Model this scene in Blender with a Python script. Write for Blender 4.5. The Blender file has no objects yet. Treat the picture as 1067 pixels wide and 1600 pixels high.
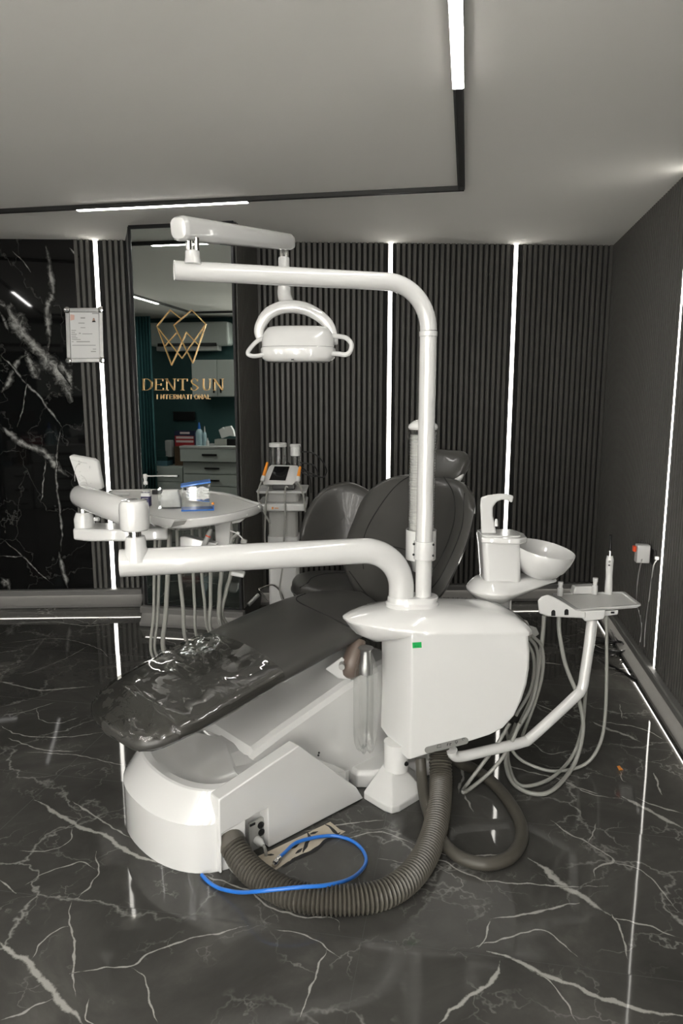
import bpy, math, random
from math import sin, cos, tan, atan, pi, radians, sqrt
from mathutils import Vector as V, Matrix, Quaternion
random.seed(7)
SC = bpy.context.scene
COL = SC.collection

# ------------------------------------------------------------------ camera model (photo frame 1067 x 1600)
F, CH, PX, PY = 1100.0, 1.55, 533.5, 800.0
PIT = atan(182 / F)
CP, SP = cos(PIT), sin(PIT)
def ray(x, y):
    a = (x - PX) / F; b = -(y - PY) / F
    return V((a, CP + b * SP, -SP + b * CP))
def at(x, y, Y):
    r = ray(x, y); t = Y / r.y
    return V((r.x * t, Y, CH + r.z * t))
def az(x, y, z):
    r = ray(x, y); t = (z - CH) / r.z
    return V((r.x * t, r.y * t, z))
def onp(x, y, P, N):
    r = ray(x, y); o = V((0, 0, CH)); t = (P - o).dot(N) / r.dot(N)
    return o + r * t

# ------------------------------------------------------------------ materials
def P(name, col, rough=.4, metal=0., coat=0., spec=.5, trans=0., ior=1.45, emit=None, es=0., alpha=1.):
    m = bpy.data.materials.new(name); m.use_nodes = True
    b = m.node_tree.nodes['Principled BSDF']
    b.inputs['Base Color'].default_value = (*col, 1)
    b.inputs['Roughness'].default_value = rough
    b.inputs['Metallic'].default_value = metal
    b.inputs['Coat Weight'].default_value = coat
    b.inputs['Coat Roughness'].default_value = .04
    b.inputs['Specular IOR Level'].default_value = spec
    b.inputs['Transmission Weight'].default_value = trans
    b.inputs['IOR'].default_value = ior
    b.inputs['Alpha'].default_value = alpha
    if emit:
        b.inputs['Emission Color'].default_value = (*emit, 1); b.inputs['Emission Strength'].default_value = es
    return m
def nd(m, t, **k):
    n = m.node_tree.nodes.new(t)
    for a, v in k.items(): setattr(n, a, v)
    return n
def lk(m, a, b): m.node_tree.links.new(a, b)
def noise(m, scale, detail=4, rough=.5, vec=None, dist=0.):
    n = nd(m, 'ShaderNodeTexNoise')
    n.inputs['Scale'].default_value = scale; n.inputs['Detail'].default_value = detail
    n.inputs['Roughness'].default_value = rough; n.inputs['Distortion'].default_value = dist
    if vec: lk(m, vec, n.inputs['Vector'])
    return n
def ramp(m, fac, stops):
    r = nd(m, 'ShaderNodeValToRGB'); e = r.color_ramp.elements
    while len(e) < len(stops): e.new(.5)
    for i, (p, c) in enumerate(stops):
        e[i].position = p; e[i].color = (*c, 1) if len(c) == 3 else c
    lk(m, fac, r.inputs['Fac']); return r
def bsdf(m): return m.node_tree.nodes['Principled BSDF']
def objco(m): return nd(m, 'ShaderNodeTexCoord').outputs['Object']
def speckle(m, c1, c2, scale=40, bump=0.0, bscale=200, dist=.001):
    co = objco(m); n = noise(m, scale, 5, .6, co)
    r = ramp(m, n.outputs['Fac'], [(.3, c1), (.7, c2)]); lk(m, r.outputs['Color'], bsdf(m).inputs['Base Color'])
    if bump:
        n2 = noise(m, bscale, 3, .5, co); bp = nd(m, 'ShaderNodeBump'); bp.inputs['Strength'].default_value = bump
        bp.inputs['Distance'].default_value = dist
        lk(m, n2.outputs['Fac'], bp.inputs['Height']); lk(m, bp.outputs['Normal'], bsdf(m).inputs['Normal'])
    return m

M = {}
M['white'] = P('white_plastic', (.80, .79, .755), .13, coat=1.)
speckle(M['white'], (.635, .635, .625), (.65, .65, .64), 3)
M['offwhite'] = P('matte_white_plastic', (.74, .73, .70), .35)
speckle(M['offwhite'], (.58, .58, .57), (.60, .60, .59), 6)
M['greyplastic'] = speckle(P('grey_plastic', (.36, .36, .34), .4), (.34, .34, .32), (.38, .38, .36), 8)
M['palegrey'] = speckle(P('pale_grey_mat', (.42, .42, .40), .45), (.36, .36, .345), (.39, .39, .37), 8)
M['hose'] = speckle(P('grey_rubber_hose', (.40, .40, .37), .38), (.27, .27, .25), (.30, .30, .275), 10)
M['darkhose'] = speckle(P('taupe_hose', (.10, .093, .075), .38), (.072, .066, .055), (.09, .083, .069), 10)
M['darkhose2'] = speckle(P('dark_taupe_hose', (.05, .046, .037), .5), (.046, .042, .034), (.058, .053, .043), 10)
M['leather'] = speckle(P('charcoal_leather', (.045, .044, .041), .34, coat=.12), (.048, .0465, .043), (.056, .0545, .0505), 5, .15, 420, .0005)
M['seam'] = P('dark_seam', (.012, .012, .012), .7)
M['stitch'] = P('grey_stitching', (.10, .10, .095), .7)
M['brown'] = speckle(P('taupe_vinyl', (.13, .10, .082), .4), (.12, .092, .075), (.14, .108, .09), 8)
M['chrome'] = P('chrome', (.75, .74, .72), .12, 1.)
M['alu'] = speckle(P('brushed_aluminium', (.50, .50, .49), .33, .85), (.33, .33, .325), (.38, .38, .37), 30)
M['black'] = P('black_plastic', (.012, .012, .012), .35)
M['cable'] = P('glossy_black_cable', (.018, .018, .018), .22)
M['screen'] = P('dark_screen', (.008, .008, .009), .08)
M['darkframe'] = P('black_metal_frame', (.012, .012, .013), .35, .3)
M['orange'] = P('orange_plastic', (.85, .30, .03), .4)
M['red'] = P('red_plastic', (.9, .09, .02), .4)
M['blue'] = P('blue_plastic', (.02, .15, .55), .3, coat=.3)
M['green'] = P('green_sticker', (.0, .34, .07), .5)
M['gold'] = P('brushed_gold', (.58, .37, .16), .3, 1.)
M['paper'] = P('paper', (.80, .80, .79), .55)
M['ink'] = P('grey_print', (.42, .42, .41), .6)
M['cotton'] = speckle(P('cotton', (.82, .82, .80), .95), (.76, .76, .74), (.86, .86, .84), 60, .6, 300, .002)
M['navy'] = P('navy_label', (.035, .03, .10), .5)
M['skin'] = P('photo_tone', (.45, .30, .24), .6)
M['pink'] = P('pale_peach_print', (.75, .50, .42), .6)
M['teal'] = speckle(P('teal_paint', (.030, .085, .085), .6), (.028, .08, .08), (.033, .09, .09), 3)
M['curtain'] = speckle(P('teal_curtain', (.05, .15, .16), .8), (.045, .135, .145), (.055, .165, .175), 12)
M['cabinet'] = speckle(P('white_laminate', (.60, .64, .61), .4), (.59, .63, .60), (.61, .65, .62), 3)
M['ceiling'] = speckle(P('ceiling_paint', (.60, .585, .55), .85), (.85, .835, .79), (.86, .845, .80), 2, .05, 300, .0005)
M['slat'] = speckle(P('charcoal_slats', (.060, .058, .052), .46), (.074, .071, .064), (.084, .081, .073), 14, .1, 150, .0005)
M['slatback'] = P('black_felt', (.012, .012, .011), .9)
M['base'] = speckle(P('grey_skirting', (.115, .113, .108), .55), (.135, .132, .125), (.15, .147, .14), 6)
M['mirror'] = P('mirror_glass', (.62, .66, .63), .012, 1.)
M['track'] = P('black_track', (.02, .02, .019), .4)
M['led'] = P('led_diffuser', (.9, .9, .88), .5, emit=(1, .98, .94), es=9.)
M['ledwall'] = P('led_strip_diffuser', (.9, .9, .88), .5, emit=(1, .965, .89), es=2.)
M['panel'] = P('fill_panel_diffuser', (.9, .9, .88), .5, emit=(1, .98, .94), es=3.)  # glow of the fill panels added behind the camera
M['palewall'] = speckle(P('pale_wall_paint', (.62, .61, .58), .8), (.61, .60, .57), (.63, .62, .59), 3)
M['rearfill'] = P('rear_fill_diffuser', (.9, .9, .88), .5, emit=(1, .98, .94), es=9.5)  # glow of the fill strips added on the unseen rear wall
M['ledbase'] = P('skirting_led', (.9, .9, .88), .5, emit=(1, .95, .86), es=4.)
M['ledbase_dim'] = P('skirting_led_dim', (.9, .9, .88), .5, emit=(1, .95, .86), es=1.3)
M['subfloor'] = speckle(P('beige_screed', (.42, .37, .29), .8), (.36, .31, .24), (.47, .42, .34), 9, .4, 60, .002)
M['tooth'] = P('poster_white', (.75, .60, .60), .5)
M['posterred'] = P('poster_red', (.40, .03, .035), .5)
M['posterdark'] = P('poster_dark', (.02, .025, .06), .5)
M['cardboard'] = P('tan_cardboard', (.16, .10, .06), .7)
M['bluebox'] = P('pale_blue_box', (.13, .27, .34), .6)
M['aqua'] = P('pale_bottle', (.45, .62, .68), .3)

def clear(name, tint=(1, 1, 1), rough=.03, edge=.12, base=.04, bumpy=0, bscale=14):
    """thin clear plastic: see-through with fresnel gloss"""
    m = bpy.data.materials.new(name); m.use_nodes = True
    nt = m.node_tree; nt.nodes.clear()
    o = nd(m, 'ShaderNodeOutputMaterial'); t = nd(m, 'ShaderNodeBsdfTransparent'); g = nd(m, 'ShaderNodeBsdfGlossy')
    t.inputs['Color'].default_value = (*tint, 1); g.inputs['Roughness'].default_value = rough
    lw = nd(m, 'ShaderNodeLayerWeight'); lw.inputs['Blend'].default_value = .35
    mr = nd(m, 'ShaderNodeMapRange'); mr.inputs['To Min'].default_value = base; mr.inputs['To Max'].default_value = edge
    lk(m, lw.outputs['Facing'], mr.inputs['Value'])
    mx = nd(m, 'ShaderNodeMixShader'); lk(m, mr.outputs['Result'], mx.inputs['Fac'])
    lk(m, t.outputs[0], mx.inputs[1]); lk(m, g.outputs[0], mx.inputs[2]); lk(m, mx.outputs[0], o.inputs['Surface'])
    if bumpy:
        n = noise(m, bscale, 3, .55, objco(m), 1.2); bp = nd(m, 'ShaderNodeBump')
        bp.inputs['Strength'].default_value = bumpy; bp.inputs['Distance'].default_value = .02
        lk(m, n.outputs['Fac'], bp.inputs['Height']); lk(m, bp.outputs['Normal'], g.inputs['Normal']); lk(m, bp.outputs['Normal'], lw.inputs['Normal'])
    return m
M['clear'] = clear('clear_plastic', (.965, .97, .965), .03, .45, .035)
M['film'] = clear('plastic_film', (.84, .84, .82), .03, .5, .05, .22, 5)
M['trayMat'] = speckle(P('light_grey_mat', (.5, .5, .48), .45), (.58, .58, .56), (.61, .61, .59), 8)
M['panelgrey'] = P('grey_panel', (.20, .20, .19), .4)
M['acrylic'] = clear('clear_acrylic', (.965, .97, .97), .03, .40, .04)
M['frost'] = P('translucent_cup', (.82, .82, .79), .3, alpha=.55)
M['shelfglass'] = clear('clear_shelf', (.80, .82, .80), .05, .5, .12)

# stone floor and its veins share one tile-tilt normal
RA = radians(10.0)
E_ = V((cos(RA), -sin(RA), 0)); D_ = V((sin(RA), cos(RA), 0))
def room(s, t, z=0.): return E_ * s + D_ * t + V((0, 0, z))
TS, TT, S0, T0 = .66, 1.365, -.255, 1.79
def stone(name, vein):
    m = P(name, (.05, .05, .047), .07, spec=.42)
    geo = nd(m, 'ShaderNodeNewGeometry'); pos = geo.outputs['Position']
    mp = nd(m, 'ShaderNodeMapping'); mp.vector_type = 'POINT'
    mp.inputs['Rotation'].default_value = (0, 0, RA); lk(m, pos, mp.inputs['Vector'])
    sx = nd(m, 'ShaderNodeSeparateXYZ'); lk(m, mp.outputs[0], sx.inputs[0])
    def mt(op, a, b=None, c=None):
        n = nd(m, 'ShaderNodeMath', operation=op)
        for i, v in enumerate((a, b, c)):
            if v is None: continue
            if isinstance(v, (int, float)): n.inputs[i].default_value = v
            else: lk(m, v, n.inputs[i])
        return n.outputs[0]
    us = mt('DIVIDE', mt('SUBTRACT', sx.outputs[0], S0), TT)
    vs = mt('DIVIDE', mt('SUBTRACT', sx.outputs[1], T0), TS)
    fu, fv = mt('FLOOR', us), mt('FLOOR', vs)
    cb = nd(m, 'ShaderNodeCombineXYZ'); lk(m, fu, cb.inputs[0]); lk(m, fv, cb.inputs[1])
    wn = nd(m, 'ShaderNodeTexWhiteNoise'); wn.noise_dimensions = '3D'; lk(m, cb.outputs[0], wn.inputs['Vector'])
    sub = nd(m, 'ShaderNodeVectorMath', operation='SUBTRACT'); lk(m, wn.outputs['Color'], sub.inputs[0]); sub.inputs[1].default_value = (.5, .5, .5)
    sc = nd(m, 'ShaderNodeVectorMath', operation='MULTIPLY'); lk(m, sub.outputs[0], sc.inputs[0]); sc.inputs[1].default_value = (.006, .006, 0)
    # long gentle waviness of the polished face
    wv = noise(m, 2.6, 1, .4, pos)
    w1 = nd(m, 'ShaderNodeVectorMath', operation='SUBTRACT'); lk(m, wv.outputs['Color'], w1.inputs[0]); w1.inputs[1].default_value = (.5, .5, .5)
    w2 = nd(m, 'ShaderNodeVectorMath', operation='MULTIPLY'); lk(m, w1.outputs[0], w2.inputs[0]); w2.inputs[1].default_value = (.006, .006, 0)
    ad = nd(m, 'ShaderNodeVectorMath', operation='ADD'); lk(m, sc.outputs[0], ad.inputs[0]); lk(m, w2.outputs[0], ad.inputs[1])
    ad2 = nd(m, 'ShaderNodeVectorMath', operation='ADD'); lk(m, ad.outputs[0], ad2.inputs[0]); ad2.inputs[1].default_value = (0, 0, 1)
    nm = nd(m, 'ShaderNodeVectorMath', operation='NORMALIZE'); lk(m, ad2.outputs[0], nm.inputs[0])
    lk(m, nm.outputs[0], bsdf(m).inputs['Normal'])
    # colour
    big = noise(m, 2.2, 6, .62, pos, .6)
    g = ramp(m, big.outputs['Fac'], [(.30, (.038, .0371, .0343)), (.55, (.061, .0596, .0551)), (.75, (.100, .0976, .090))])
    colr = g.outputs['Color']
    def mixc(f, a, b):
        x = nd(m, 'ShaderNodeMix', data_type='RGBA'); lk(m, f, x.inputs['Factor']); lk(m, a, x.inputs['A'])
        if isinstance(b, tuple): x.inputs['B'].default_value = (*b, 1)
        else: lk(m, b, x.inputs['B'])
        return x.outputs['Result']
    # hairline cracks
    wob = noise(m, 3.2, 5, .6, pos)
    wsc = nd(m, 'ShaderNodeVectorMath', operation='SCALE'); lk(m, wob.outputs['Color'], wsc.inputs[0]); wsc.inputs['Scale'].default_value = .42
    wad = nd(m, 'ShaderNodeVectorMath', operation='ADD'); lk(m, pos, wad.inputs[0]); lk(m, wsc.outputs[0], wad.inputs[1])
    for scl, wid, lo, hi, st in ((1.7, .006, .46, .60, .55), (3.6, .007, .50, .64, .42), (8.5, .011, .56, .68, .25)):
        vo = nd(m, 'ShaderNodeTexVoronoi', feature='DISTANCE_TO_EDGE'); vo.inputs['Scale'].default_value = scl
        lk(m, wad.outputs[0], vo.inputs['Vector'])
        r = ramp(m, vo.outputs['Distance'], [(0, (1, 1, 1)), (wid, (.5, .5, .5)), (wid * 2.6, (0, 0, 0))])
        mk = noise(m, scl * .75, 3, .5, pos); rm = ramp(m, mk.outputs['Fac'], [(lo, (0, 0, 0)), (hi, (1, 1, 1))])
        f = mt('MULTIPLY', mt('MULTIPLY', r.outputs['Color'], rm.outputs['Color']), st)
        colr = mixc(f, colr, (.38, .373, .352))
    if vein:
        n = noise(m, 26, 6, .68, pos); at_ = nd(m, 'ShaderNodeAttribute', attribute_name='vein')
        q = mt('ADD', mt('MULTIPLY', at_.outputs['Fac'], .95), mt('MULTIPLY', mt('SUBTRACT', n.outputs['Fac'], .5), 2.1))
        r = ramp(m, q, [(.20, (0, 0, 0)), (.62, (1, 1, 1))])
        f = mt('MULTIPLY', r.outputs['Color'], .85)
        colr = mixc(f, colr, (.36, .353, .33))
    # grout
    def edge(x, size):
        a = mt('ABSOLUTE', mt('SUBTRACT', mt('FRACT', x), .5)); return mt('GREATER_THAN', a, .5 - .0011 / size)
    gr = mt('MAXIMUM', edge(us, TT), edge(vs, TS))
    colr = mixc(mt('MULTIPLY', gr, .75), colr, (.018, .018, .017))
    lk(m, colr, bsdf(m).inputs['Base Color'])
    rr = nd(m, 'ShaderNodeMapRange'); rr.inputs['To Min'].default_value = .015; rr.inputs['To Max'].default_value = .06
    lk(m, big.outputs['Fac'], rr.inputs['Value'])
    rg = mt('ADD', rr.outputs['Result'], mt('MULTIPLY', gr, .4)); lk(m, rg, bsdf(m).inputs['Roughness'])
    return m
M['stone'] = stone('dark_marble_tile', False)
M['stonevein'] = stone('dark_marble_vein', True)
def blackmarble(name, vein):
    m = P(name, (.008, .008, .008), .035, spec=.5)
    pos = nd(m, 'ShaderNodeNewGeometry').outputs['Position']
    n = noise(m, 3, 6, .65, pos, .5)
    if not vein:
        wob = noise(m, 2.5, 5, .6, pos)
        wsc = nd(m, 'ShaderNodeVectorMath', operation='SCALE'); lk(m, wob.outputs['Color'], wsc.inputs[0]); wsc.inputs['Scale'].default_value = .6
        wad = nd(m, 'ShaderNodeVectorMath', operation='ADD'); lk(m, pos, wad.inputs[0]); lk(m, wsc.outputs[0], wad.inputs[1])
        vo = nd(m, 'ShaderNodeTexVoronoi', feature='DISTANCE_TO_EDGE'); vo.inputs['Scale'].default_value = 1.9; lk(m, wad.outputs[0], vo.inputs['Vector'])
        r = ramp(m, vo.outputs['Distance'], [(0, (.06, .06, .056)), (.005, (.016, .016, .016)), (.012, (.006, .006, .006))])
        lk(m, r.outputs['Color'], bsdf(m).inputs['Base Color'])
    else:
        n2 = noise(m, 16, 8, .72, pos, .8)
        at_ = nd(m, 'ShaderNodeAttribute', attribute_name='vein')
        m1 = nd(m, 'ShaderNodeMath', operation='MULTIPLY_ADD'); lk(m, n2.outputs['Fac'], m1.inputs[0]); m1.inputs[1].default_value = 2.6; m1.inputs[2].default_value = -1.3
        m2 = nd(m, 'ShaderNodeMath', operation='MULTIPLY_ADD'); lk(m, at_.outputs['Fac'], m2.inputs[0]); m2.inputs[1].default_value = .85; lk(m, m1.outputs[0], m2.inputs[2])
        r = ramp(m, m2.outputs[0], [(.15, (.006, .006, .006)), (.45, (.05, .05, .047)), (.8, (.26, .26, .25)), (1., (.40, .40, .38))])
        lk(m, r.outputs['Color'], bsdf(m).inputs['Base Color'])
    return m
M['blackmarble'] = blackmarble('black_marble', False)
M['blackvein'] = blackmarble('black_marble_vein', True)

# ------------------------------------------------------------------ mesh building
def catmull(pts, n=8, closed=False):
    pts = [V(p) for p in pts]
    if len(pts) < 3: return pts
    out = []; L = len(pts)
    rng = range(L) if closed else range(L - 1)
    for i in rng:
        if closed: p0, p1, p2, p3 = pts[(i - 1) % L], pts[i], pts[(i + 1) % L], pts[(i + 2) % L]
        else:
            p1, p2 = pts[i], pts[i + 1]
            p0 = pts[i - 1] if i else p1 * 2 - p2
            p3 = pts[i + 2] if i + 2 < L else p2 * 2 - p1
        for k in range(n):
            t = k / n
            out.append(.5 * ((2 * p1) + (p2 - p0) * t + (2 * p0 - 5 * p1 + 4 * p2 - p3) * t * t + (3 * p1 - p0 - 3 * p2 + p3) * t ** 3))
    if not closed: out.append(pts[-1])
    return out
def resample(pts, step):
    d = [0]
    for a, b in zip(pts, pts[1:]): d.append(d[-1] + (b - a).length)
    n = max(2, int(d[-1] / step)); out = []; j = 0
    for i in range(n + 1):
        s = d[-1] * i / n
        while j < len(d) - 2 and d[j + 1] < s: j += 1
        q = (s - d[j]) / max(1e-9, d[j + 1] - d[j]); out.append(pts[j].lerp(pts[j + 1], min(1, q)))
    return out
class MB:
    def __init__(s): s.v = []; s.f = []; s.m = []; s.cur = 0; s.att = {}
    def add(s, vs, fs):
        o = len(s.v); s.v += [V(p) for p in vs]
        for f in fs: s.f.append([i + o for i in f]); s.m.append(s.cur)
        return s
    def mat(s, i): s.cur = i; return s
    def box(s, c, size, rot=None):
        c = V(c); h = V(size) / 2; R = rot or Matrix.Identity(3)
        vs = [c + R @ V((x * h.x, y * h.y, z * h.z)) for x in (-1, 1) for y in (-1, 1) for z in (-1, 1)]
        return s.add(vs, [(0, 1, 3, 2), (4, 6, 7, 5), (0, 4, 5, 1), (2, 3, 7, 6), (0, 2, 6, 4), (1, 5, 7, 3)])
    def loft(s, rings, cap0=True, cap1=True, closed=True):
        n = len(rings[0]); vs = [p for r in rings for p in r]; fs = []
        for i in range(len(rings) - 1):
            for j in range(n if closed else n - 1):
                k = (j + 1) % n
                fs.append((i * n + j, i * n + k, (i + 1) * n + k, (i + 1) * n + j))
        if cap0: fs.append(tuple(reversed(range(n))))
        if cap1: fs.append(tuple(range((len(rings) - 1) * n, len(rings) * n)))
        return s.add(vs, fs)
    def prism(s, poly, d):
        d = V(d); return s.loft([[V(p) for p in poly], [V(p) + d for p in poly]])
    def tube(s, pts, r, n=16, sm=0, cap=True):
        pts = catmull(pts, sm) if sm else [V(p) for p in pts]
        L = len(pts); rs = list(r) if isinstance(r, (list, tuple)) else [r] * L
        if len(rs) != L:
            q = []
            for i in range(L):
                t = i / (L - 1) * (len(rs) - 1); k = min(int(t), len(rs) - 2); q.append(rs[k] + (rs[k + 1] - rs[k]) * (t - k))
            rs = q
        T = []
        for i in range(L):
            a = pts[max(0, i - 1)]; b = pts[min(L - 1, i + 1)]; t = b - a
            T.append(t.normalized() if t.length > 1e-9 else (T[-1] if T else V((0, 0, 1))))
        up = V((0, 0, 1)) if abs(T[0].z) < .9 else V((1, 0, 0))
        x = T[0].cross(up).normalized(); rings = []
        for i in range(L):
            x = (x - T[i] * x.dot(T[i])); x.normalize(); y = T[i].cross(x)
            rings.append([pts[i] + (x * cos(2 * pi * j / n) + y * sin(2 * pi * j / n)) * rs[i] for j in range(n)])
        return s.loft(rings, cap, cap)
    def lathe(s, prof, o, axis=(0, 0, 1), n=32, cap=True):
        o = V(o); a = V(axis).normalized(); up = V((0, 0, 1)) if abs(a.z) < .9 else V((1, 0, 0))
        x = a.cross(up).normalized(); y = a.cross(x)
        rings = [[o + a * h + (x * cos(2 * pi * j / n) + y * sin(2 * pi * j / n)) * max(r, 1e-4) for j in range(n)] for r, h in prof]
        return s.loft(rings, cap, cap)
    def strip(s, pts, w, nrm=V((0, 0, 1)), off=0., jag=.35, taper=True, fine=.02):
        """irregular feathered ribbon lying on a face with normal nrm"""
        from mathutils import noise as NZ
        w = w * 1.3; fine = max(.008, min(fine, w * .5)); sd0 = random.uniform(0, 90)
        pts = resample(catmull(pts, 8), fine); L = len(pts); rows = []
        for i, p in enumerate(pts):
            t = (pts[min(L - 1, i + 2)] - pts[max(0, i - 2)]).normalized(); sd = nrm.cross(t); q = i * fine
            wand = w * .55 * NZ.noise(V((q / (w * 2.5 + .03), sd0, 1))) + .006 * NZ.noise(V((q * 30, sd0, 2)))
            e = min(1, min(i, L - 1 - i) / (L * .16 + 1)) if taper else 1
            h1 = w * .5 * (.25 + .75 * e) * (1 + jag * 1.3 * NZ.noise(V((q / (w * 1.5 + .02), sd0, 7))))
            h2 = w * .5 * (.25 + .75 * e) * (1 + jag * 1.3 * NZ.noise(V((q / (w * 1.5 + .02), sd0, 13))))
            rows.append([p + sd * (wand + h1) + nrm * off, p + sd * wand + nrm * off, p + sd * (wand - h2) + nrm * off, .45 + .55 * e])
        o = len(s.v); fs = []
        for k in range(L - 1):
            a = k * 3
            fs += [(a, a + 1, a + 4, a + 3), (a + 1, a + 2, a + 5, a + 4)]
        s.add([p for r in rows for p in r[:3]], fs)
        for k, r in enumerate(rows): s.att[o + k * 3 + 1] = r[3]
        return s
    def build(s, name, mats, parent=None, bevel=0., seg=3, sub=0, ang=32, origin=None, solid=0., wn=False):
        mats = mats if isinstance(mats, (list, tuple)) else [mats]
        if parent is not None: o0 = wloc(parent)
        elif origin is not None: o0 = V(origin)
        else:
            xs = [p.x for p in s.v]; ys = [p.y for p in s.v]; zs = [p.z for p in s.v]
            o0 = V(((min(xs) + max(xs)) / 2, (min(ys) + max(ys)) / 2, min(zs)))
        me = bpy.data.meshes.new(name); me.from_pydata([p - o0 for p in s.v], [], s.f)
        if s.att:
            at_ = me.attributes.new('vein', 'FLOAT', 'POINT')
            for i, q in s.att.items(): at_.data[i].value = q
        for x in mats: me.materials.append(x)
        for pl, mi in zip(me.polygons, s.m): pl.material_index = mi; pl.use_smooth = True
        import bmesh
        b = bmesh.new(); b.from_mesh(me); bmesh.ops.recalc_face_normals(b, faces=b.faces); b.to_mesh(me); b.free()
        if not sub: me.set_sharp_from_angle(angle=radians(ang))
        o = bpy.data.objects.new(name, me); COL.objects.link(o)
        if parent is not None: o.parent = parent
        else: o.location = o0
        WL[o.name] = o0
        if solid: md = o.modifiers.new('solid', 'SOLIDIFY'); md.thickness = solid; md.offset = 0
        if bevel:
            md = o.modifiers.new('bevel', 'BEVEL'); md.width = bevel; md.segments = seg; md.limit_method = 'ANGLE'; md.angle_limit = radians(ang)
            md.harden_normals = False
        if sub: md = o.modifiers.new('sub', 'SUBSURF'); md.levels = sub; md.render_levels = sub
        return o
WL = {}
def wloc(o): return WL[o.name]
def thing(name, label, cat, loc, group=None):
    o = bpy.data.objects.new(name, None); COL.objects.link(o); o.location = loc; o.empty_display_size = .05
    WL[o.name] = V(loc); return tag(o, label, cat, group)
def tag(o, label, cat, group=None):
    o['label'] = label; o['category'] = cat
    if group: o['group'] = group
    return o
def struct(o): o['kind'] = 'structure'; return o
def copy_tree(o, delta, parent=None):
    c = o.copy(); COL.objects.link(c)
    WL[c.name] = WL[o.name] + V(delta)
    if parent is None: c.location = o.location + V(delta)
    else: c.parent = parent
    for ch in o.children: copy_tree(ch, delta, c)
    return c
def rotz(a): return Matrix.Rotation(a, 3, 'Z')
def frame(x, y, z): return Matrix((V(x), V(y), V(z))).transposed()
def rrect(cx, cy, hx, hy, r, n=6):
    out = []
    for (sx, sy, a0) in ((1, 1, 0), (-1, 1, pi / 2), (-1, -1, pi), (1, -1, 3 * pi / 2)):
        for k in range(n + 1):
            a = a0 + pi / 2 * k / n; out.append((cx + sx * (hx - r) + r * cos(a), cy + sy * (hy - r) + r * sin(a)))
    return out
EXPO = 2.4
# ------------------------------------------------------------------ the room
HC = 2.607
BL = V((-2.343, 5.07, 0)); CR = V((1.962, 5.28, 0))            # back wall, left reference and right corner
BD = (CR - BL).normalized(); BN = V((BD.y, -BD.x, 0))          # along the wall, and its normal towards the camera
RD = V((-sin(radians(9.5)), -cos(radians(9.5)), 0)); RN = V((RD.y, -RD.x, 0))   # right wall, from the corner towards the camera
if RN.x > 0: RN = -RN
RW_END = CR + RD * 7.6
LS = -5.6; REAR = -1.75; RTE = -.80
far_left = BL + BD * -3.6
c0, c1, c2, c3 = far_left + V((0, .1, 0)), CR + V((.1, .15, 0)), RW_END + V((.1, 0, 0)), room(LS - .1, REAR - .1)
def quad(name, pts, mat, kind=True):
    o = MB().add(pts, [(0, 1, 2, 3)]).build(name, mat); struct(o); return o

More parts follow.
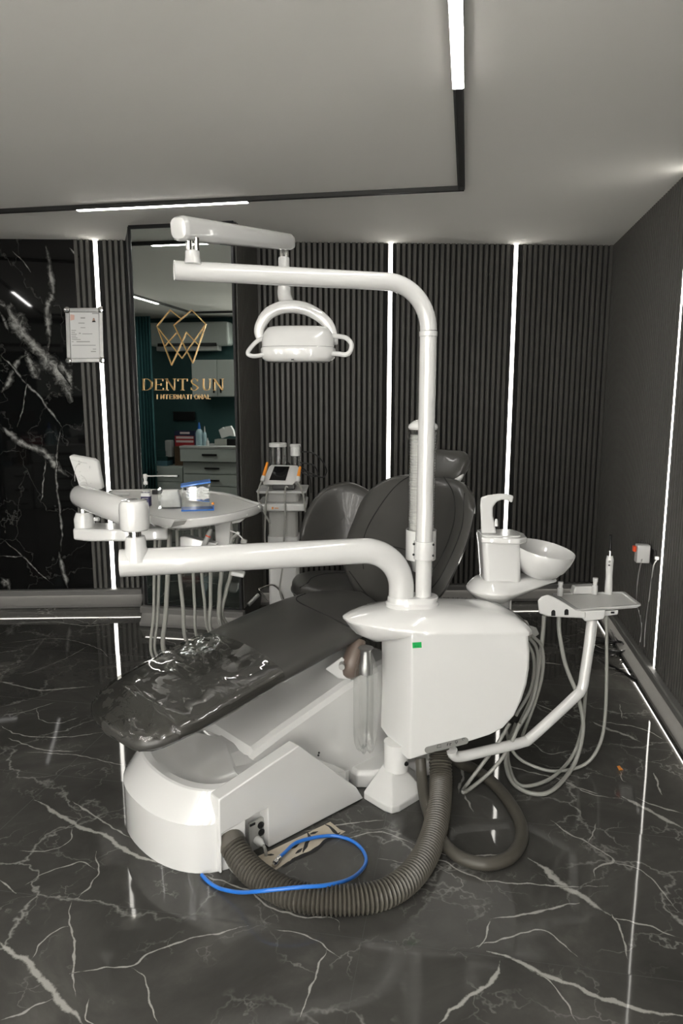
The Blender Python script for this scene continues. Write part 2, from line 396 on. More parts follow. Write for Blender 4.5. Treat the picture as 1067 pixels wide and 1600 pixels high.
# floor with its large veins inlaid
fb = MB(); fb.add([p.copy() for p in (c0, c1, c2, c3)], [(3, 2, 1, 0)])
FV = [([(52, 1250), (85, 1268), (125, 1292), (165, 1308), (205, 1332), (262, 1352)], .030),
      ([(112, 1252), (160, 1282), (206, 1310)], .012),
      ([(0, 1064), (30, 1072), (62, 1078), (92, 1077), (150, 1072)], .020), ([(0, 1066), (22, 1068)], .02),
      ([(0, 1134), (24, 1146), (52, 1151), (92, 1152), (120, 1150), (165, 1143)], .012),
      ([(10, 1152), (60, 1170), (95, 1174), (130, 1172)], .014), ([(38, 1175), (120, 1180), (190, 1195), (225, 1192)], .010),
      ([(0, 1118), (40, 1112), (58, 1106), (90, 1096)], .008), ([(58, 1106), (62, 1124), (92, 1130), (130, 1118)], .008),
      ([(0, 1472), (26, 1490), (48, 1508), (68, 1538), (100, 1570), (134, 1600)], .034), ([(0, 1596), (40, 1580), (82, 1560)], .012),
      ([(48, 1500), (66, 1472), (90, 1452), (112, 1446)], .008), ([(112, 1408), (108, 1440), (116, 1480), (115, 1530), (120, 1560)], .010),
      ([(40, 1384), (70, 1364), (108, 1352), (128, 1346), (150, 1358)], .008), ([(150, 1330), (152, 1366), (128, 1398), (112, 1408)], .010),
      ([(0, 1375), (26, 1396)], .010), ([(30, 1330), (80, 1328), (110, 1312), (114, 1290)], .008),
      ([(108, 1522), (150, 1514), (205, 1508), (230, 1492), (290, 1468), (350, 1456), (388, 1446)], .010),
      ([(205, 1512), (228, 1532), (234, 1565), (246, 1600)], .009), ([(140, 1560), (134, 1590), (150, 1600)], .007),
      ([(300, 1362), (350, 1378), (392, 1394), (420, 1416), (470, 1432), (520, 1434), (532, 1456)], .011),
      ([(430, 1452), (480, 1462), (510, 1482), (533, 1496)], .008), ([(510, 1482), (490, 1530), (470, 1590)], .009),
      ([(760, 1486), (800, 1498), (840, 1520), (900, 1540), (960, 1566), (1000, 1578), (1067, 1588)], .026),
      ([(684, 1600), (710, 1576), (735, 1556), (770, 1533), (780, 1500)], .022), ([(836, 1516), (870, 1545), (902, 1600)], .008),
      ([(826, 1340), (850, 1362), (880, 1384), (920, 1405), (956, 1430)], .042), ([(956, 1432), (1010, 1446), (1067, 1468)], .012),
      ([(956, 1428), (974, 1462), (980, 1500)], .012), ([(734, 1482), (780, 1468), (846, 1454), (880, 1478), (905, 1500)], .009),
      ([(765, 1437), (800, 1432), (840, 1426), (870, 1417), (905, 1410)], .014), ([(765, 1437), (760, 1465), (745, 1480)], .010),
      ([(972, 1244), (1000, 1258), (1030, 1276), (1067, 1294)], .034), ([(995, 1246), (1030, 1262), (1067, 1270)], .016),
      ([(924, 1126), (950, 1140), (975, 1148), (1002, 1158)], .034), ([(930, 1126), (1000, 1138), (1040, 1156)], .012),
      ([(832, 1098), (858, 1108), (890, 1122)], .018), ([(846, 1035), (862, 1036), (880, 1040)], .028), ([(944, 1044), (985, 1046), (1004, 1054)], .022),
      ([(774, 1188), (820, 1204), (880, 1220), (920, 1240), (972, 1248)], .012), ([(876, 1216), (900, 1230), (935, 1240)], .016),
      ([(860, 1282), (885, 1300), (920, 1318), (958, 1344), (940, 1352), (928, 1360), (930, 1372)], .014),
      ([(930, 1286), (924, 1306), (918, 1318)], .008), ([(958, 1346), (1010, 1366), (1060, 1425)], .008),
      ([(533, 1312), (560, 1306), (595, 1300), (650, 1320)], .012), ([(590, 1342), (640, 1348), (690, 1345), (745, 1372), (800, 1380), (900, 1386), (950, 1384)], .011),
      ([(680, 1332), (720, 1340), (760, 1336), (800, 1338)], .014), ([(716, 1192), (724, 1215), (716, 1240)], .022), ([(724, 1240), (735, 1262), (740, 1272)], .012),
      ([(800, 1155), (830, 1160), (856, 1178), (895, 1172)], .009), ([(968, 1205), (972, 1218), (980, 1222)], .008),
      ([(1022, 1208), (1028, 1225), (1032, 1242)], .014), ([(968, 1100), (970, 1112), (974, 1125)], .008),
      ([(470, 1300), (508, 1294), (555, 1285), (600, 1282)], .012), ([(560, 1372), (568, 1395), (600, 1388)], .008),
      ([(0, 976), (80, 972), (140, 978), (200, 970)], .020), ([(0, 1006), (90, 998), (150, 1012), (172, 1030)], .008), ([(30, 1058), (100, 1030), (140, 1008)], .008)]
fb.mat(1)
for i, (pl, w) in enumerate(FV):
    fb.strip([az(x, y, 0) for x, y in pl], w * .62, off=.00012 + i * .000012, jag=.5)
fl = fb.build('floor', [M['stone'], M['stonevein']], origin=(0, 0, 0)); struct(fl)
E_dark = None
ceil = quad('ceiling', [p + V((0, 0, HC)) for p in (c0, c1, c2, c3)], M['ceiling'])

# exposed screed where a tile is broken off beside the chair base
pb = MB()
pts = [az(*q, .0015) for q in [(385, 1346), (420, 1330), (508, 1288), (516, 1284), (531, 1296), (540, 1299), (528, 1306), (512, 1312), (498, 1321), (486, 1330), (474, 1334), (462, 1342), (450, 1346), (440, 1353), (418, 1368), (396, 1366)]]
pb.add(pts, [tuple(range(len(pts)))]); pb.mat(1)
for a in ([(508, 1288), (518, 1292), (528, 1306)], [(418, 1336), (428, 1336)], [(452, 1326), (468, 1318)], [(462, 1334), (474, 1326)], [(440, 1353), (462, 1342), (486, 1330), (512, 1312), (531, 1300)], [(486, 1305), (498, 1300)], [(473, 1332), (482, 1316), (480, 1300)]):
    pb.strip([az(*q, .0019) for q in a], .010, jag=.6, fine=.012)
struct(pb.build('floor_screed', [M['subfloor'], M['seam']]))

# slatted walls (real slats on a felt backing)
def slats(name, A, Bp, N, z0=.135, pitch=.0392, skip=(), dep=.022, frac=.62):
    d = (Bp - A); L = d.length; d.normalize(); mb = MB()
    n = int(L / pitch)
    for i in range(n + 1):
        a = i * pitch; b = min(a + pitch * frac, L)
        if a >= L - .004: break
        if any(a < s1 and b > s0 for s0, s1 in skip): continue
        p, q = A + d * a, A + d * b; e = .003
        ring = [p, p + N * (dep - e) + d * .0, p + N * dep + d * e, q + N * dep - d * e, q + N * (dep - e), q]
        mb.loft([[v + V((0, 0, z0)) for v in ring], [v + V((0, 0, HC)) for v in ring]], False, False)
    mb.mat(1)
    mb.add([A + V((0, 0, 0)), Bp, Bp + V((0, 0, HC)), A + V((0, 0, HC))], [(0, 1, 2, 3)])
    o = mb.build(name, [M['slat'], M['slatback']], ang=25); struct(o); return o
def bw(px, off=0., z=0.):   # point on the back wall under photo column px at eye level
    p = onp(px, 618, BL, BN); return V((p.x, p.y, z)) + BN * off
def bwy(px, py, off=0.): return onp(px, py, BL + BN * off, BN)
SL = bwy(164.5, 650).xy; SM = bwy(608, 560).xy; SR = bwy(797, 600).xy
sl_a = lambda P0, P2: ((V((P2[0], P2[1], 0)) - P0).dot(BD))
mb_l = bwy(131.5, 640); mb_l.z = 0         # marble's right edge
mb_l = V((mb_l.x, mb_l.y, 0))
SW = .0275
k = sl_a(mb_l, SL)
slats('wall_back_left', mb_l, bw(225), BN, skip=((k - .019, k + .019),))
b0 = bw(380); k1, k2 = sl_a(b0, SM), sl_a(b0, SR)
slats('wall_back', b0, CR, BN, skip=((k1 - .019, k1 + .019), (k2 - .019, k2 + .019)))
RS = onp(1037, 925, CR, RN); RS.z = 0; kr = (RS - CR).dot(RD)
slats('wall_right', CR, RW_END, RN, skip=((kr - .019, kr + .019),))
struct(MB().add([bw(200) - BN * .03, bw(400) - BN * .03, bw(400) - BN * .03 + V((0, 0, HC)), bw(200) - BN * .03 + V((0, 0, HC))], [(0, 1, 2, 3)]).build('wall_back_core', M['slatback']))

# black marble panel
mbb = MB(); ma = far_left + BN * .016; mz = mb_l + BN * .016
mbb.loft([[ma, mz, mb_l, far_left], [v + V((0, 0, HC)) for v in (ma, mz, mb_l, far_left)]], True, True)
mbb.mat(1)
def mv(pl, w, i, jag=.4): mbb.strip([onp(x, y, ma, BN) for x, y in pl], w, nrm=BN, off=.0004 + .00005 * i, jag=jag)
for i, (pl, w) in enumerate([
    ([(0, 468), (14, 480), (28, 502), (44, 530), (62, 552), (76, 572), (90, 588), (104, 612), (114, 628)], .12),
    ([(40, 548), (50, 566), (56, 585), (64, 594)], .075), ([(94, 560), (98, 575), (106, 590), (112, 604)], .05),
    ([(70, 384), (73, 400), (76, 420), (82, 445), (83, 462), (78, 478), (73, 500), (74, 530), (76, 548)], .045),
    ([(0, 612), (16, 592), (30, 568), (44, 556)], .045), ([(0, 552), (24, 580), (50, 606), (76, 640), (98, 668)], .018),
    ([(0, 664), (20, 680), (44, 698), (72, 712), (92, 728), (110, 742)], .055), ([(0, 484), (8, 500), (14, 520)], .03),
    ([(94, 862), (96, 884), (102, 905), (106, 922)], .036), ([(0, 840), (28, 862), (56, 890), (84, 914)], .012),
    ([(0, 902), (10, 912), (16, 922)], .07), ([(90, 680), (88, 730), (92, 790), (96, 830), (94, 862)], .018), ([(72, 715), (66, 770), (64, 790)], .010),
    ([(95, 668), (88, 710)], .010), ([(42, 590), (36, 640), (28, 668)], .010), ([(0, 869), (40, 870)], .010), ([(108, 385), (120, 400), (124, 403)], .014), ([(20, 392), (50, 425)], .010)]):
    mv(pl, w, i)
struct(mbb.build('wall_marble', [M['blackmarble'], M['blackvein']]))

# projecting column that carries the mirror
MA, MBp = az(200, 352, HC), az(363, 344, HC); MA.z = MBp.z = 0
MBp = MA + E_ * (MBp - MA).length; MDir = E_.copy(); MN = V((MDir.y, -MDir.x, 0))
mcol = MB()
bl_, br_ = bw(207), bw(404)
ring = [MA, MBp, br_, bl_]
rg = lambda z: [v + V((0, 0, z)) for v in ring]
mcol.loft([rg(0), rg(HC)], True, True)
struct(mcol.build('wall_mirror_column', M['darkframe']))
SB = MBp + MDir * .001 + (br_ - MBp).normalized() * .012
nside = V(((br_ - MBp).y, -(br_ - MBp).x, 0)).normalized()
if nside.x < 0: nside = -nside
slats('wall_column_side', MBp + nside * .002 + (br_ - MBp).normalized() * .03, br_ + nside * .002, nside, pitch=.0392, dep=.008)

# skirtings with a light gap under the ledge
def skirting(name, A, Bp, N, led, ledlabel, s=1.):
    d = (Bp - A).normalized()
    prof = [(0, 0), (.064, 0), (.068, .005), (.068, .022), (.062, .028), (.052, .033), (.032, .056), (.024, .080), (.021, .096), (.042, .096), (.044, .0895), (.050, .0895), (.050, .122), (.045, .130), (0, .132)]
    mb = MB(); r = lambda P0: [P0 + N * (a * s) + V((0, 0, b)) for a, b in prof]
    mb.loft([r(A), r(Bp)], True, True)
    o = mb.build(name, M['base'], ang=25); struct(o)
    if led:
        q = [(.0225, .0885), (.0265, .0945), (.029, .0940), (.0275, .0885)]
        l = MB().loft([[A + d * .02 + N * (a * s + .001) + V((0, 0, b - .002)) for a, b in q], [Bp - d * .02 + N * (a * s + .001) + V((0, 0, b - .002)) for a, b in q]])
        lo = l.build('skirting_light_strip', led); tag(lo, ledlabel, 'light')
    return o
skirting('baseboard_left', far_left, bw(209), BN, M['ledbase_dim'], 'thin light strip tucked under the skirting ledge below the black marble')
skirting('baseboard_back', b0, CR - BD * .05, BN, M['ledbase_dim'], 'thin light strip under the skirting ledge of the back slat wall')
skirting('baseboard_right', CR + RD * .05, RW_END, RN, M['ledbase'], 'bright light strip under the skirting ledge of the right slat wall')
skirting('baseboard_column', MA - MDir * .02, MBp + MDir * .02, MN, M['ledbase_dim'], 'thin light strip under the skirting ledge below the tall mirror')

# vertical light strips
def vstrip(label, c, d, N, z0=.135):
    mb = MB(); h = d * (SW / 2)
    a = [c - h, c + h, c + h + N * .018, c + h * .5 + N * .021, c - h * .5 + N * .021, c - h + N * .018]
    mb.loft([[v + V((0, 0, z0)) for v in a], [v + V((0, 0, HC - .004)) for v in a]])
    t = thing('vertical_light_strip', label, 'light', c + V((0, 0, z0)), 'vertical light strips in the slat walls')
    mb.build('diffuser', M['ledwall'], t)
    ch = MB()
    for sg in (-1, 1):
        p = c + d * sg * (SW / 2 + .0025)
        ch.loft([[v + V((0, 0, z)) for v in (p - d * .002, p + d * .002, p + d * .002 + N * .019, p - d * .002 + N * .019)] for z in (z0, HC - .004)])
    ch.build('channel', M['darkframe'], t)
vstrip('vertical light strip beside the black marble, behind the framed certificate', V((SL[0], SL[1], 0)) + BN * .002, BD, BN)
vstrip('vertical light strip in the back slat wall between stool and lamp post', V((SM[0], SM[1], 0)) + BN * .002, BD, BN)
vstrip('vertical light strip in the back slat wall above the spittoon tap', V((SR[0], SR[1], 0)) + BN * .002, BD, BN)
vstrip('vertical light strip on the right slat wall beside the wall socket', RS + RN * .002, RD, RN)

# rear and left walls, out of the photograph except in the mirror
rear = [room(LS - .1, REAR), RW_END + V((.1, -.3, 0))]
rmid = room(-2.6, REAR); tmid = room(-2.6, RTE); rear[0] = room(LS - .1, RTE)
quad('wall_rear', [rear[0], tmid, tmid + V((0, 0, HC)), rear[0] + V((0, 0, HC))], M['teal'])
quad('wall_rear_return', [rmid, tmid, tmid + V((0, 0, HC)), rmid + V((0, 0, HC))], M['palewall'])
quad('wall_rear_pale', [rmid, rear[1], rear[1] + V((0, 0, HC)), rmid + V((0, 0, HC))], M['palewall'])
quad('wall_left', [room(LS, REAR - .1), far_left + V((0, .1, 0)), far_left + V((0, .1, HC)), room(LS, REAR - .1, HC)], M['palewall'])

# ceiling track: a black rectangle of rail with light bars clipped in
TR = dict(s0=-3.5, s1=-.06, t0=-.13, t1=3.875)
def rail(name, A, Bp, w=.028):
    d = (Bp - A).normalized(); n = V((-d.y, d.x, 0)) * w / 2
    mb = MB().loft([[A - n, A + n, A + n - V((0, 0, .022)), A + n * .6 - V((0, 0, .022)), A + n * .6 - V((0, 0, .006)), A - n * .6 - V((0, 0, .006)), A - n * .6 - V((0, 0, .022)), A - n - V((0, 0, .022))],
                    [Bp - n, Bp + n, Bp + n - V((0, 0, .022)), Bp + n * .6 - V((0, 0, .022)), Bp + n * .6 - V((0, 0, .006)), Bp - n * .6 - V((0, 0, .006)), Bp - n * .6 - V((0, 0, .022)), Bp - n - V((0, 0, .022))]])
    struct(mb.build(name, M['track']))
R_ = lambda s, t, z=HC: room(s, t, z)
rail('trim_1', R_(TR['s0'], TR['t1']), R_(TR['s1'] + .014, TR['t1']))
rail('trim_2', R_(TR['s1'], TR['t1'] - .014), R_(TR['s1'], TR['t0']), .036)
rail('trim_3', R_(TR['s0'], TR['t1']), R_(TR['s0'], TR['t0']))
rail('trim_4', R_(TR['s0'], TR['t0']), R_(TR['s1'], TR['t0']))
def lightbar(label, A, Bp, w=.034, drop=.016):
    d = (Bp - A).normalized(); n = V((-d.y, d.x, 0)) * w / 2; Z = V((0, 0, 1))
    t = thing('track_light', label, 'light', (A + Bp) / 2 - Z * (drop + .022), 'light bars on the ceiling track')
    hb = MB().loft([[P0 - n, P0 + n, P0 + n - Z * drop, P0 - n - Z * drop] for P0 in (A - Z * .012, Bp - Z * .012)])
    hb.build('housing', M['track'], t, bevel=.002)
    db = MB().loft([[P0 - n * .9 - Z * drop * .98, P0 + n * .9 - Z * drop * .98, P0 + n * .9 - Z * (drop + .001), P0 + n * .6 - Z * (drop + .0025), P0 - n * .6 - Z * (drop + .0025), P0 - n * .9 - Z * (drop + .001)] for P0 in (A - Z * .012 + d * .008, Bp - Z * .012 - d * .008)])
    db.build('diffuser', M['led'], t)
lightbar('long light bar on the ceiling track in front of the mirror', R_(-2.20, TR['t1'] - .002), R_(-1.19, TR['t1'] - .002))
lightbar('light bar on the right ceiling track running towards the camera', R_(TR['s1'], 2.63), R_(TR['s1'], 1.15), .042)
lightbar('light bar on the left ceiling track seen in the black marble', R_(TR['s0'], 2.1), R_(TR['s0'], .9))
lightbar('light bar on the rear ceiling track above the camera', R_(-2.6, TR['t0']), R_(-.9, TR['t0']))
# ------------------------------------------------------------------ dental chair
CA = radians(42); CU = V((cos(CA), sin(CA), 0)); CW = V((sin(CA), -cos(CA), 0))
def ch(u, w, z): return CU * u + CW * (w - 2.1) + V((0, 0, z))
def lin(t, tab):
    if t <= tab[0][0]: return tab[0][1]
    for (a, x), (b, y) in zip(tab, tab[1:]):
        if t <= b: return x + (y - x) * (t - a) / (b - a)
    return tab[-1][1]
def smo(t, tab):   # smooth interpolation through a table
    n = len(tab)
    for i in range(n - 1):
        if t <= tab[i + 1][0] or i == n - 2:
            a, x = tab[i]; b, y = tab[i + 1]; q = max(0, min(1, (t - a) / (b - a)))
            m0 = (y - tab[i - 1][1]) / (b - tab[i - 1][0]) * (b - a) if i else (y - x)
            m1 = (tab[i + 2][1] - x) / (tab[i + 2][0] - a) * (b - a) if i + 2 < n else (y - x)
            return (2 * q**3 - 3 * q * q + 1) * x + (q**3 - 2 * q * q + q) * m0 + (-2 * q**3 + 3 * q * q) * y + (q**3 - q * q) * m1
sgp = lambda v, e: math.copysign(abs(v) ** e, v)
chair = thing('dental_chair', 'dark grey leather dental chair on a white pedestal, film over its footrest', 'dental chair', ch(1.4, 0, 0))

# pedestal: rounded nose housing
N1 = 28; outl = []
for k in range(N1 + 1):
    a = -pi / 2 + pi * k / N1
    outl.append((1.20 - .235 * sgp(cos(a), .82), -.02 + .305 * sgp(sin(a), .9)))   # far side -> front -> near side
outl = outl + [(1.205, .235), (1.70, .235), (1.75, .20), (1.75, -.30)]
def fr(u): return max(0., min(1., (1.20 - u) / .235))
def ptop(u): return lin(u, [(1.0, .262), (1.1, .27), (1.44, .315), (1.72, .10), (1.8, .06)])
def ringz(zf, ins, lift=0):
    out = []
    for (u, w) in outl:
        q = fr(u); out.append(ch(u + ins * q ** .7, -.02 + (w + .02) * (1 - ins * 1.35 * (q ** .5)), zf(u)))
    return out
mb = MB()
def ringc(kk, dz): return [ch(1.32 + (u + .075 * fr(u) ** .7 - 1.32) * kk, -.02 + (w + .02) * (1 - .1 * fr(u) ** .5) * kk, ptop(u + (1.32 - u) * (1 - kk)) + dz) for u, w in outl]
mb.loft([ringz(lambda u: 0., 0), ringz(lambda u: min(.172, ptop(u) * .7), 0), ringz(lambda u: min(.178, ptop(u) * .72), .004), ringz(lambda u: ptop(u) - .004, .072), ringz(ptop, .08),
         ringc(.90, .001), ringc(.84, -.004), ringc(.70, -.012), ringc(.4, -.014), ringc(.1, -.014)], True, True)
mb.build('pedestal_housing', M['white'], chair, ang=14)
def pw(px, py, w):   # photo pixel on the chair's lengthwise plane w
    return onp(px, py, ch(1.4, w, 0), CW)
def uz(p): return (p.dot(CU), p.z)
side = [pw(344, 1368, .285), pw(342, 1250, .285), pw(467, 1165, .285), pw(557, 1230, .285), pw(568, 1250, .285), pw(420, 1326, .285), pw(419, 1262, .285), pw(347, 1303, .285), pw(348, 1367, .285)]
for i in (0, 4, 5, 8): side[i].z = .002 if i in (0, 8) else .004
MB().prism(side, CW * -.055).build('side_panel', M['white'], chair, bevel=.004, seg=2)
# recess with socket plate
rec = MB(); a_, b_ = pw(347, 1303, .24), pw(423, 1262, .24); q0, q1 = uz(a_)[0], uz(b_)[0]
rec.box(ch((q0 + q1) / 2, .236, .1), (.001, .001, .001))
MB().add([ch(q0, .2365, .0), ch(q1, .2365, .0), ch(q1, .2365, .20), ch(q0, .2365, .18)], [(0, 1, 2, 3)]).build('recess_back', M['offwhite'], chair)
MB().add([ch(q0, .2372, .006), ch(q0 + .075, .2372, .006), ch(q0 + .075, .2372, .13), ch(q0, .2372, .12)], [(0, 1, 2, 3)]).build('recess_opening', M['black'], chair)  # flat black sheet, the hole's inner shade put into its colour
cp = [pw(386.5, 1287, .245), pw(416, 1271, .245), pw(418.5, 1322, .245), pw(388, 1335, .245)]
pl = MB().prism(cp, CW * .012).build('socket_plate', M['greyplastic'], chair, bevel=.002)
for (x, y) in ((407, 1289), (408, 1300)):
    p = pw(x, y, .257); MB().lathe([(.0, 0), (.0125, 0), (.0125, .004), (.008, .005), (.007, .001), (0, .001)], p, CW, 20).build('outlet', M['black'], pl)
MB().box(pw(394.5, 1288.5, .2575), (.022, .003, .008), frame(CU, CW, V((0, 0, 1)))).build('switch', M['black'], pl)
for (x, y) in ((416, 1275), (417.5, 1308)):
    MB().lathe([(.0025, 0), (.0025, .003)], pw(x, y, .256), CW, 10).build('screw', M['black'], pl)
pp = pw(402, 1313, .262)
pg = MB().lathe([(.014, 0), (.014, .02), (.011, .026), (.006, .04)], pp - CW * .004, CW, 18).build('power_plug', M['offwhite'], chair)
MB().tube([pp + CW * .03, pp + CW * .045 + V((0, 0, -.01)), pp + CW * .05 + V((0, 0, -.05)), V(az(408, 1350, .008)), V(az(398, 1358, .006))], .0055, 10, 8).build('power_cord', M['hose'], pg)
MB().tube([pw(350, 1305, .245), pw(350, 1325, .262), pw(355, 1345, .30), az(366, 1362, .010), az(380, 1368, .008), az(392, 1366, .008)], .006, 10, 8).build('drain_cord', M['hose'], chair)

# riser block between pedestal and seat
def rring(u, hw0, z0, z1, wc=-.03, r=.03):
    return [ch(u, wc - hw0, z0), ch(u, wc - hw0, z1 - r), ch(u, wc - hw0 + r * .3, z1 - r * .3), ch(u, wc - hw0 + r, z1), ch(u, wc + hw0 - r, z1), ch(u, wc + hw0 - r * .3, z1 - r * .3), ch(u, wc + hw0, z1 - r), ch(u, wc + hw0, z0)]
rs = MB().loft([rring(1.30, .17, .02, .262), rring(1.34, .18, .02, .30), rring(1.46, .19, .02, .345), rring(1.75, .20, .02, .43), rring(1.86, .20, .02, .455), rring(2.05, .19, .02, .47), rring(2.10, .18, .02, .45)])
rs.build('riser_cover', M['white'], chair, ang=20)
MB().loft([rring(1.62, .07, .40, .50, -.14, .012), rring(1.95, .08, .40, .575, -.14, .012)]).build('lift_bracket', M['offwhite'], chair)
# small screws on the riser's flank
for x, y in ((498, 1176), (497, 1180)):
    p = pw(x, y, .174); MB().lathe([(.004, 0), (.004, .003)], p, CW, 12).build('screw', M['black'], chair)
# floor slab reaching under the water unit
sl = [V((.06, 2.60, 0)), V((.13, 2.60, 0)), V((.38, 2.70, 0)), V((.38, 2.98, 0)), V((-.02, 3.06, 0)), V((-.10, 2.82, 0))]
MB().loft([[p for p in sl], [p + V((0, 0, .055)) for p in sl], [p * .94 + V((.17, 2.76, 0)) * .06 + V((0, 0, .07)) for p in sl]]).build('floor_slab', M['white'], chair, bevel=.006)

# cushion: legrest and seat in one upholstered pad
HW = [(.842, .02), (.848, .10), (.862, .155), (.885, .195), (.93, .225), (1.0, .25), (1.1, .262), (1.3, .266), (1.6, .280), (1.85, .268), (1.98, .235), (2.06, .18), (2.10, .12), (2.118, .03)]
def wc(u): return .035 - (u - .95) * .135
ZT = [(.85, .520), (.9, .540), (1.0, .562), (1.39, .618), (1.66, .650), (1.95, .672), (2.12, .668)]
TH = [(.85, .030), (.87, .06), (.92, .085), (1.1, .088), (1.9, .095), (2.08, .08), (2.12, .04)]
UU = [.842, .843, .845, .848, .853, .862, .872, .885, .905, .93, .965, 1.0, 1.05, 1.1, 1.18, 1.28, 1.39, 1.5, 1.62, 1.74, 1.85, 1.92, 1.98, 2.02, 2.06, 2.085, 2.10, 2.112, 2.118]
def csec(u, phis, off=0., jit=None):
    hw, zt, th = smo(u, HW), smo(u, ZT), lin(u, TH); r = []
    for ph in phis:
        c_, s_ = cos(ph), sin(ph)
        w = (hw + off) * sgp(c_, .55); zz = (th / 2 + off) * sgp(s_, .62 if s_ > 0 else .95)
        z = zt - th / 2 + zz + .010 * (1 - min(1, (w / hw) ** 2)) * (1 if s_ > 0 else .0)
        if s_ < 0: w *= 1 - .10 * abs(s_)
        p = ch(u, w + wc(u), z)
        if jit: p += jit(u, w, ph)
        r.append(p)
    return r
PH = [2 * pi * k / 44 for k in range(44)]
cushion = MB().loft([csec(u, PH) for u in UU]).build('seat_cushion', M['leather'], chair, ang=60)
# piping seam around the rim and the lumbar fold
def rimpath(ph_near, ph_far, u0=.845, u1=2.11):
    us = [u0 + (u1 - u0) * k / 40 for k in range(41)]
    return [csec(u, [ph_near])[0] for u in us], [csec(u, [ph_far])[0] for u in us]
rn_, rf_ = rimpath(-.5, pi + .5)
MB().tube(list(reversed(rf_)) + rn_[0:], .0022, 8).build('piping', M['seam'], cushion)
sm_ = [csec(u, [ph])[0] + V((0, 0, .001)) for u, ph in ((1.80, .62), (1.79, .9), (1.79, 1.25), (1.815, 1.7), (1.86, 2.05), (1.93, 2.2))]
MB().tube(sm_, .0022, 8, 8).build('fold_seam', M['seam'], cushion)

# clear film pulled over the foot end
from mathutils import noise as NZ
def fj(u, w, ph):
    q = NZ.noise(V((u * 9, w * 6, ph * .3))) * .013 + NZ.noise(V((u * 22 + w * 14, w * 10, 3.1))) * .0045
    if u < .95: q += NZ.noise(V((u * 60, w * 25, 1.7))) * .028 * (.97 - u) / .1
    return V((0, 0, max(-.004, q) + .003)) - CU * max(0, q) * .3
fu = [.8425, .8435, .845, .848, .853, .858] + [.862 + .54 * (k / 46) ** 1.15 for k in range(1, 47)]
rings = []
for u in fu:
    lo = -.55 + .35 * NZ.noise(V((u * 7, 0, 9))) if u > .97 else .25 + .2 * NZ.noise(V((u * 9, 0, 9)))
    lo2 = pi + .5; n = 36; uu_ = u + .0
    rings.append(csec(uu_, [lo + (lo2 - lo) * k / n for k in range(n + 1)], .006, fj))
film = MB().loft(rings, False, False, False).build('plastic_film', M['film'], chair, ang=70)
film['label'] = 'wrinkled clear plastic film over the footrest'

# backrest
BWD = [(0, .12), (.06, .19), (.16, .26), (.3, .32), (.5, .342), (.7, .342), (.82, .326), (.9, .29), (.96, .23), (1.0, .15)]
def bpt(a, b, off):    # a lateral -1..1, b height 0..1, off along the pad's own normal (front = +)
    hw = smo(b, BWD); u = 2.19 + .30 * b + .02 * sin(b * pi); z = .575 + .60 * b
    nrm = V((-.89, 0, .45)).normalized()
    wing = .105 * abs(a * hw / .335) ** 2.2
    lum = .018 * sin(min(1, b / .6) * pi)
    du = nrm.x * (off + wing + lum); dz = nrm.z * (off + wing * .3 + lum)
    return ch(u + du, a * hw - .015, z + dz)
def bring(b, k=1.):
    e = .047 * k; r = []
    for i in range(25):
        a = -1 + 2 * i / 24; r.append(bpt(a * .995, b, e * (1 - abs(a) ** 5) ** .5))
    for i in range(1, 24):
        a = 1 - 2 * i / 24; r.append(bpt(a, b, -e * 1.1 * (1 - abs(a) ** 5) ** .5))
    return r
bs = [0, .02, .05, .09, .14, .2, .28, .36, .44, .52, .6, .68, .74, .8, .85, .9, .94, .97, .99, 1.0]
ks = [.25, .55, .8, .95] + [1] * 12 + [.95, .8, .55, .25]
back = MB().loft([bring(b, k) for b, k in zip(bs, ks)]).build('backrest', M['leather'], chair, ang=70)
def seam(par, pts, nm='seam', r=.0022):
    MB().tube([bpt(a, b, .047 * (1 - abs(a) ** 5) ** .5 + .0005) for a, b in pts], r, 8, 8).build(nm, M['seam'], par)
seam(back, [(-.52, .99), (-.55, .9), (-.62, .75), (-.70, .55), (-.66, .38), (-.58, .25)])
seam(back, [(.52, .99), (.6, .88), (.70, .72), (.72, .5), (.66, .34), (.4, .22)])
seam(back, [(-.66, .38), (-.4, .43), (0, .44), (.4, .41), (.66, .34)])
seam(back, [(.86, .90), (.88, .7), (.885, .5), (.86, .3), (.72, .15), (.4, .08), (0, .06), (-.5, .08), (-.85, .22)])
# headrest on its white hinge
hc = ch(2.555, -.025, 1.215); hn = V((CU.x * -.80, CU.y * -.80, .60)).normalized(); hs = CW.copy(); hu = hs.cross(hn) * -1
if hu.z < 0: hu = -hu
def hring(b):
    hw = .155 * (1 - abs(b) ** 2.6) ** .42; r = []
    for k in range(28):
        a = 2 * pi * k / 28; x = hw * sgp(cos(a), .7); y = .042 * (1 - abs(b) ** 3) ** .5 * sgp(sin(a), .8)
        r.append(hc + hs * x + hu * (b * .098) + hn * (y + .025 * (x / .142) ** 2))
    return r
head = MB().loft([hring(-.999 + 1.998 * k / 14) for k in range(15)]).build('headrest', M['leather'], chair, ang=70)
MB().tube([hc + hs * x + hu * .055 * 0 - hn * .0 for x in (-.01, .01)], .001, 6).build('headrest_pin', M['chrome'], head)
hb = MB().loft([[hc - hn * .03 - hu * .05 + hs * x + CU * y for x, y in ((-.09, -.015), (.125, -.015), (.125, .02), (-.09, .02))], [hc - hn * .05 - hu * .12 + hs * x + CU * y for x, y in ((-.06, -.015), (.06, -.015), (.06, .02), (-.06, .02))]])
hb.build('headrest_bracket', M['offwhite'], chair, bevel=.006)
cl = at(717, 747, 3.16); MB().tube([cl + V((.012, 0, .022)), cl, cl + V((-.02, 0, -.016)), cl + V((-.05, .02, -.022))], [.012, .016, .012, .007], 12, 6).build('headrest_lever', M['offwhite'], chair)
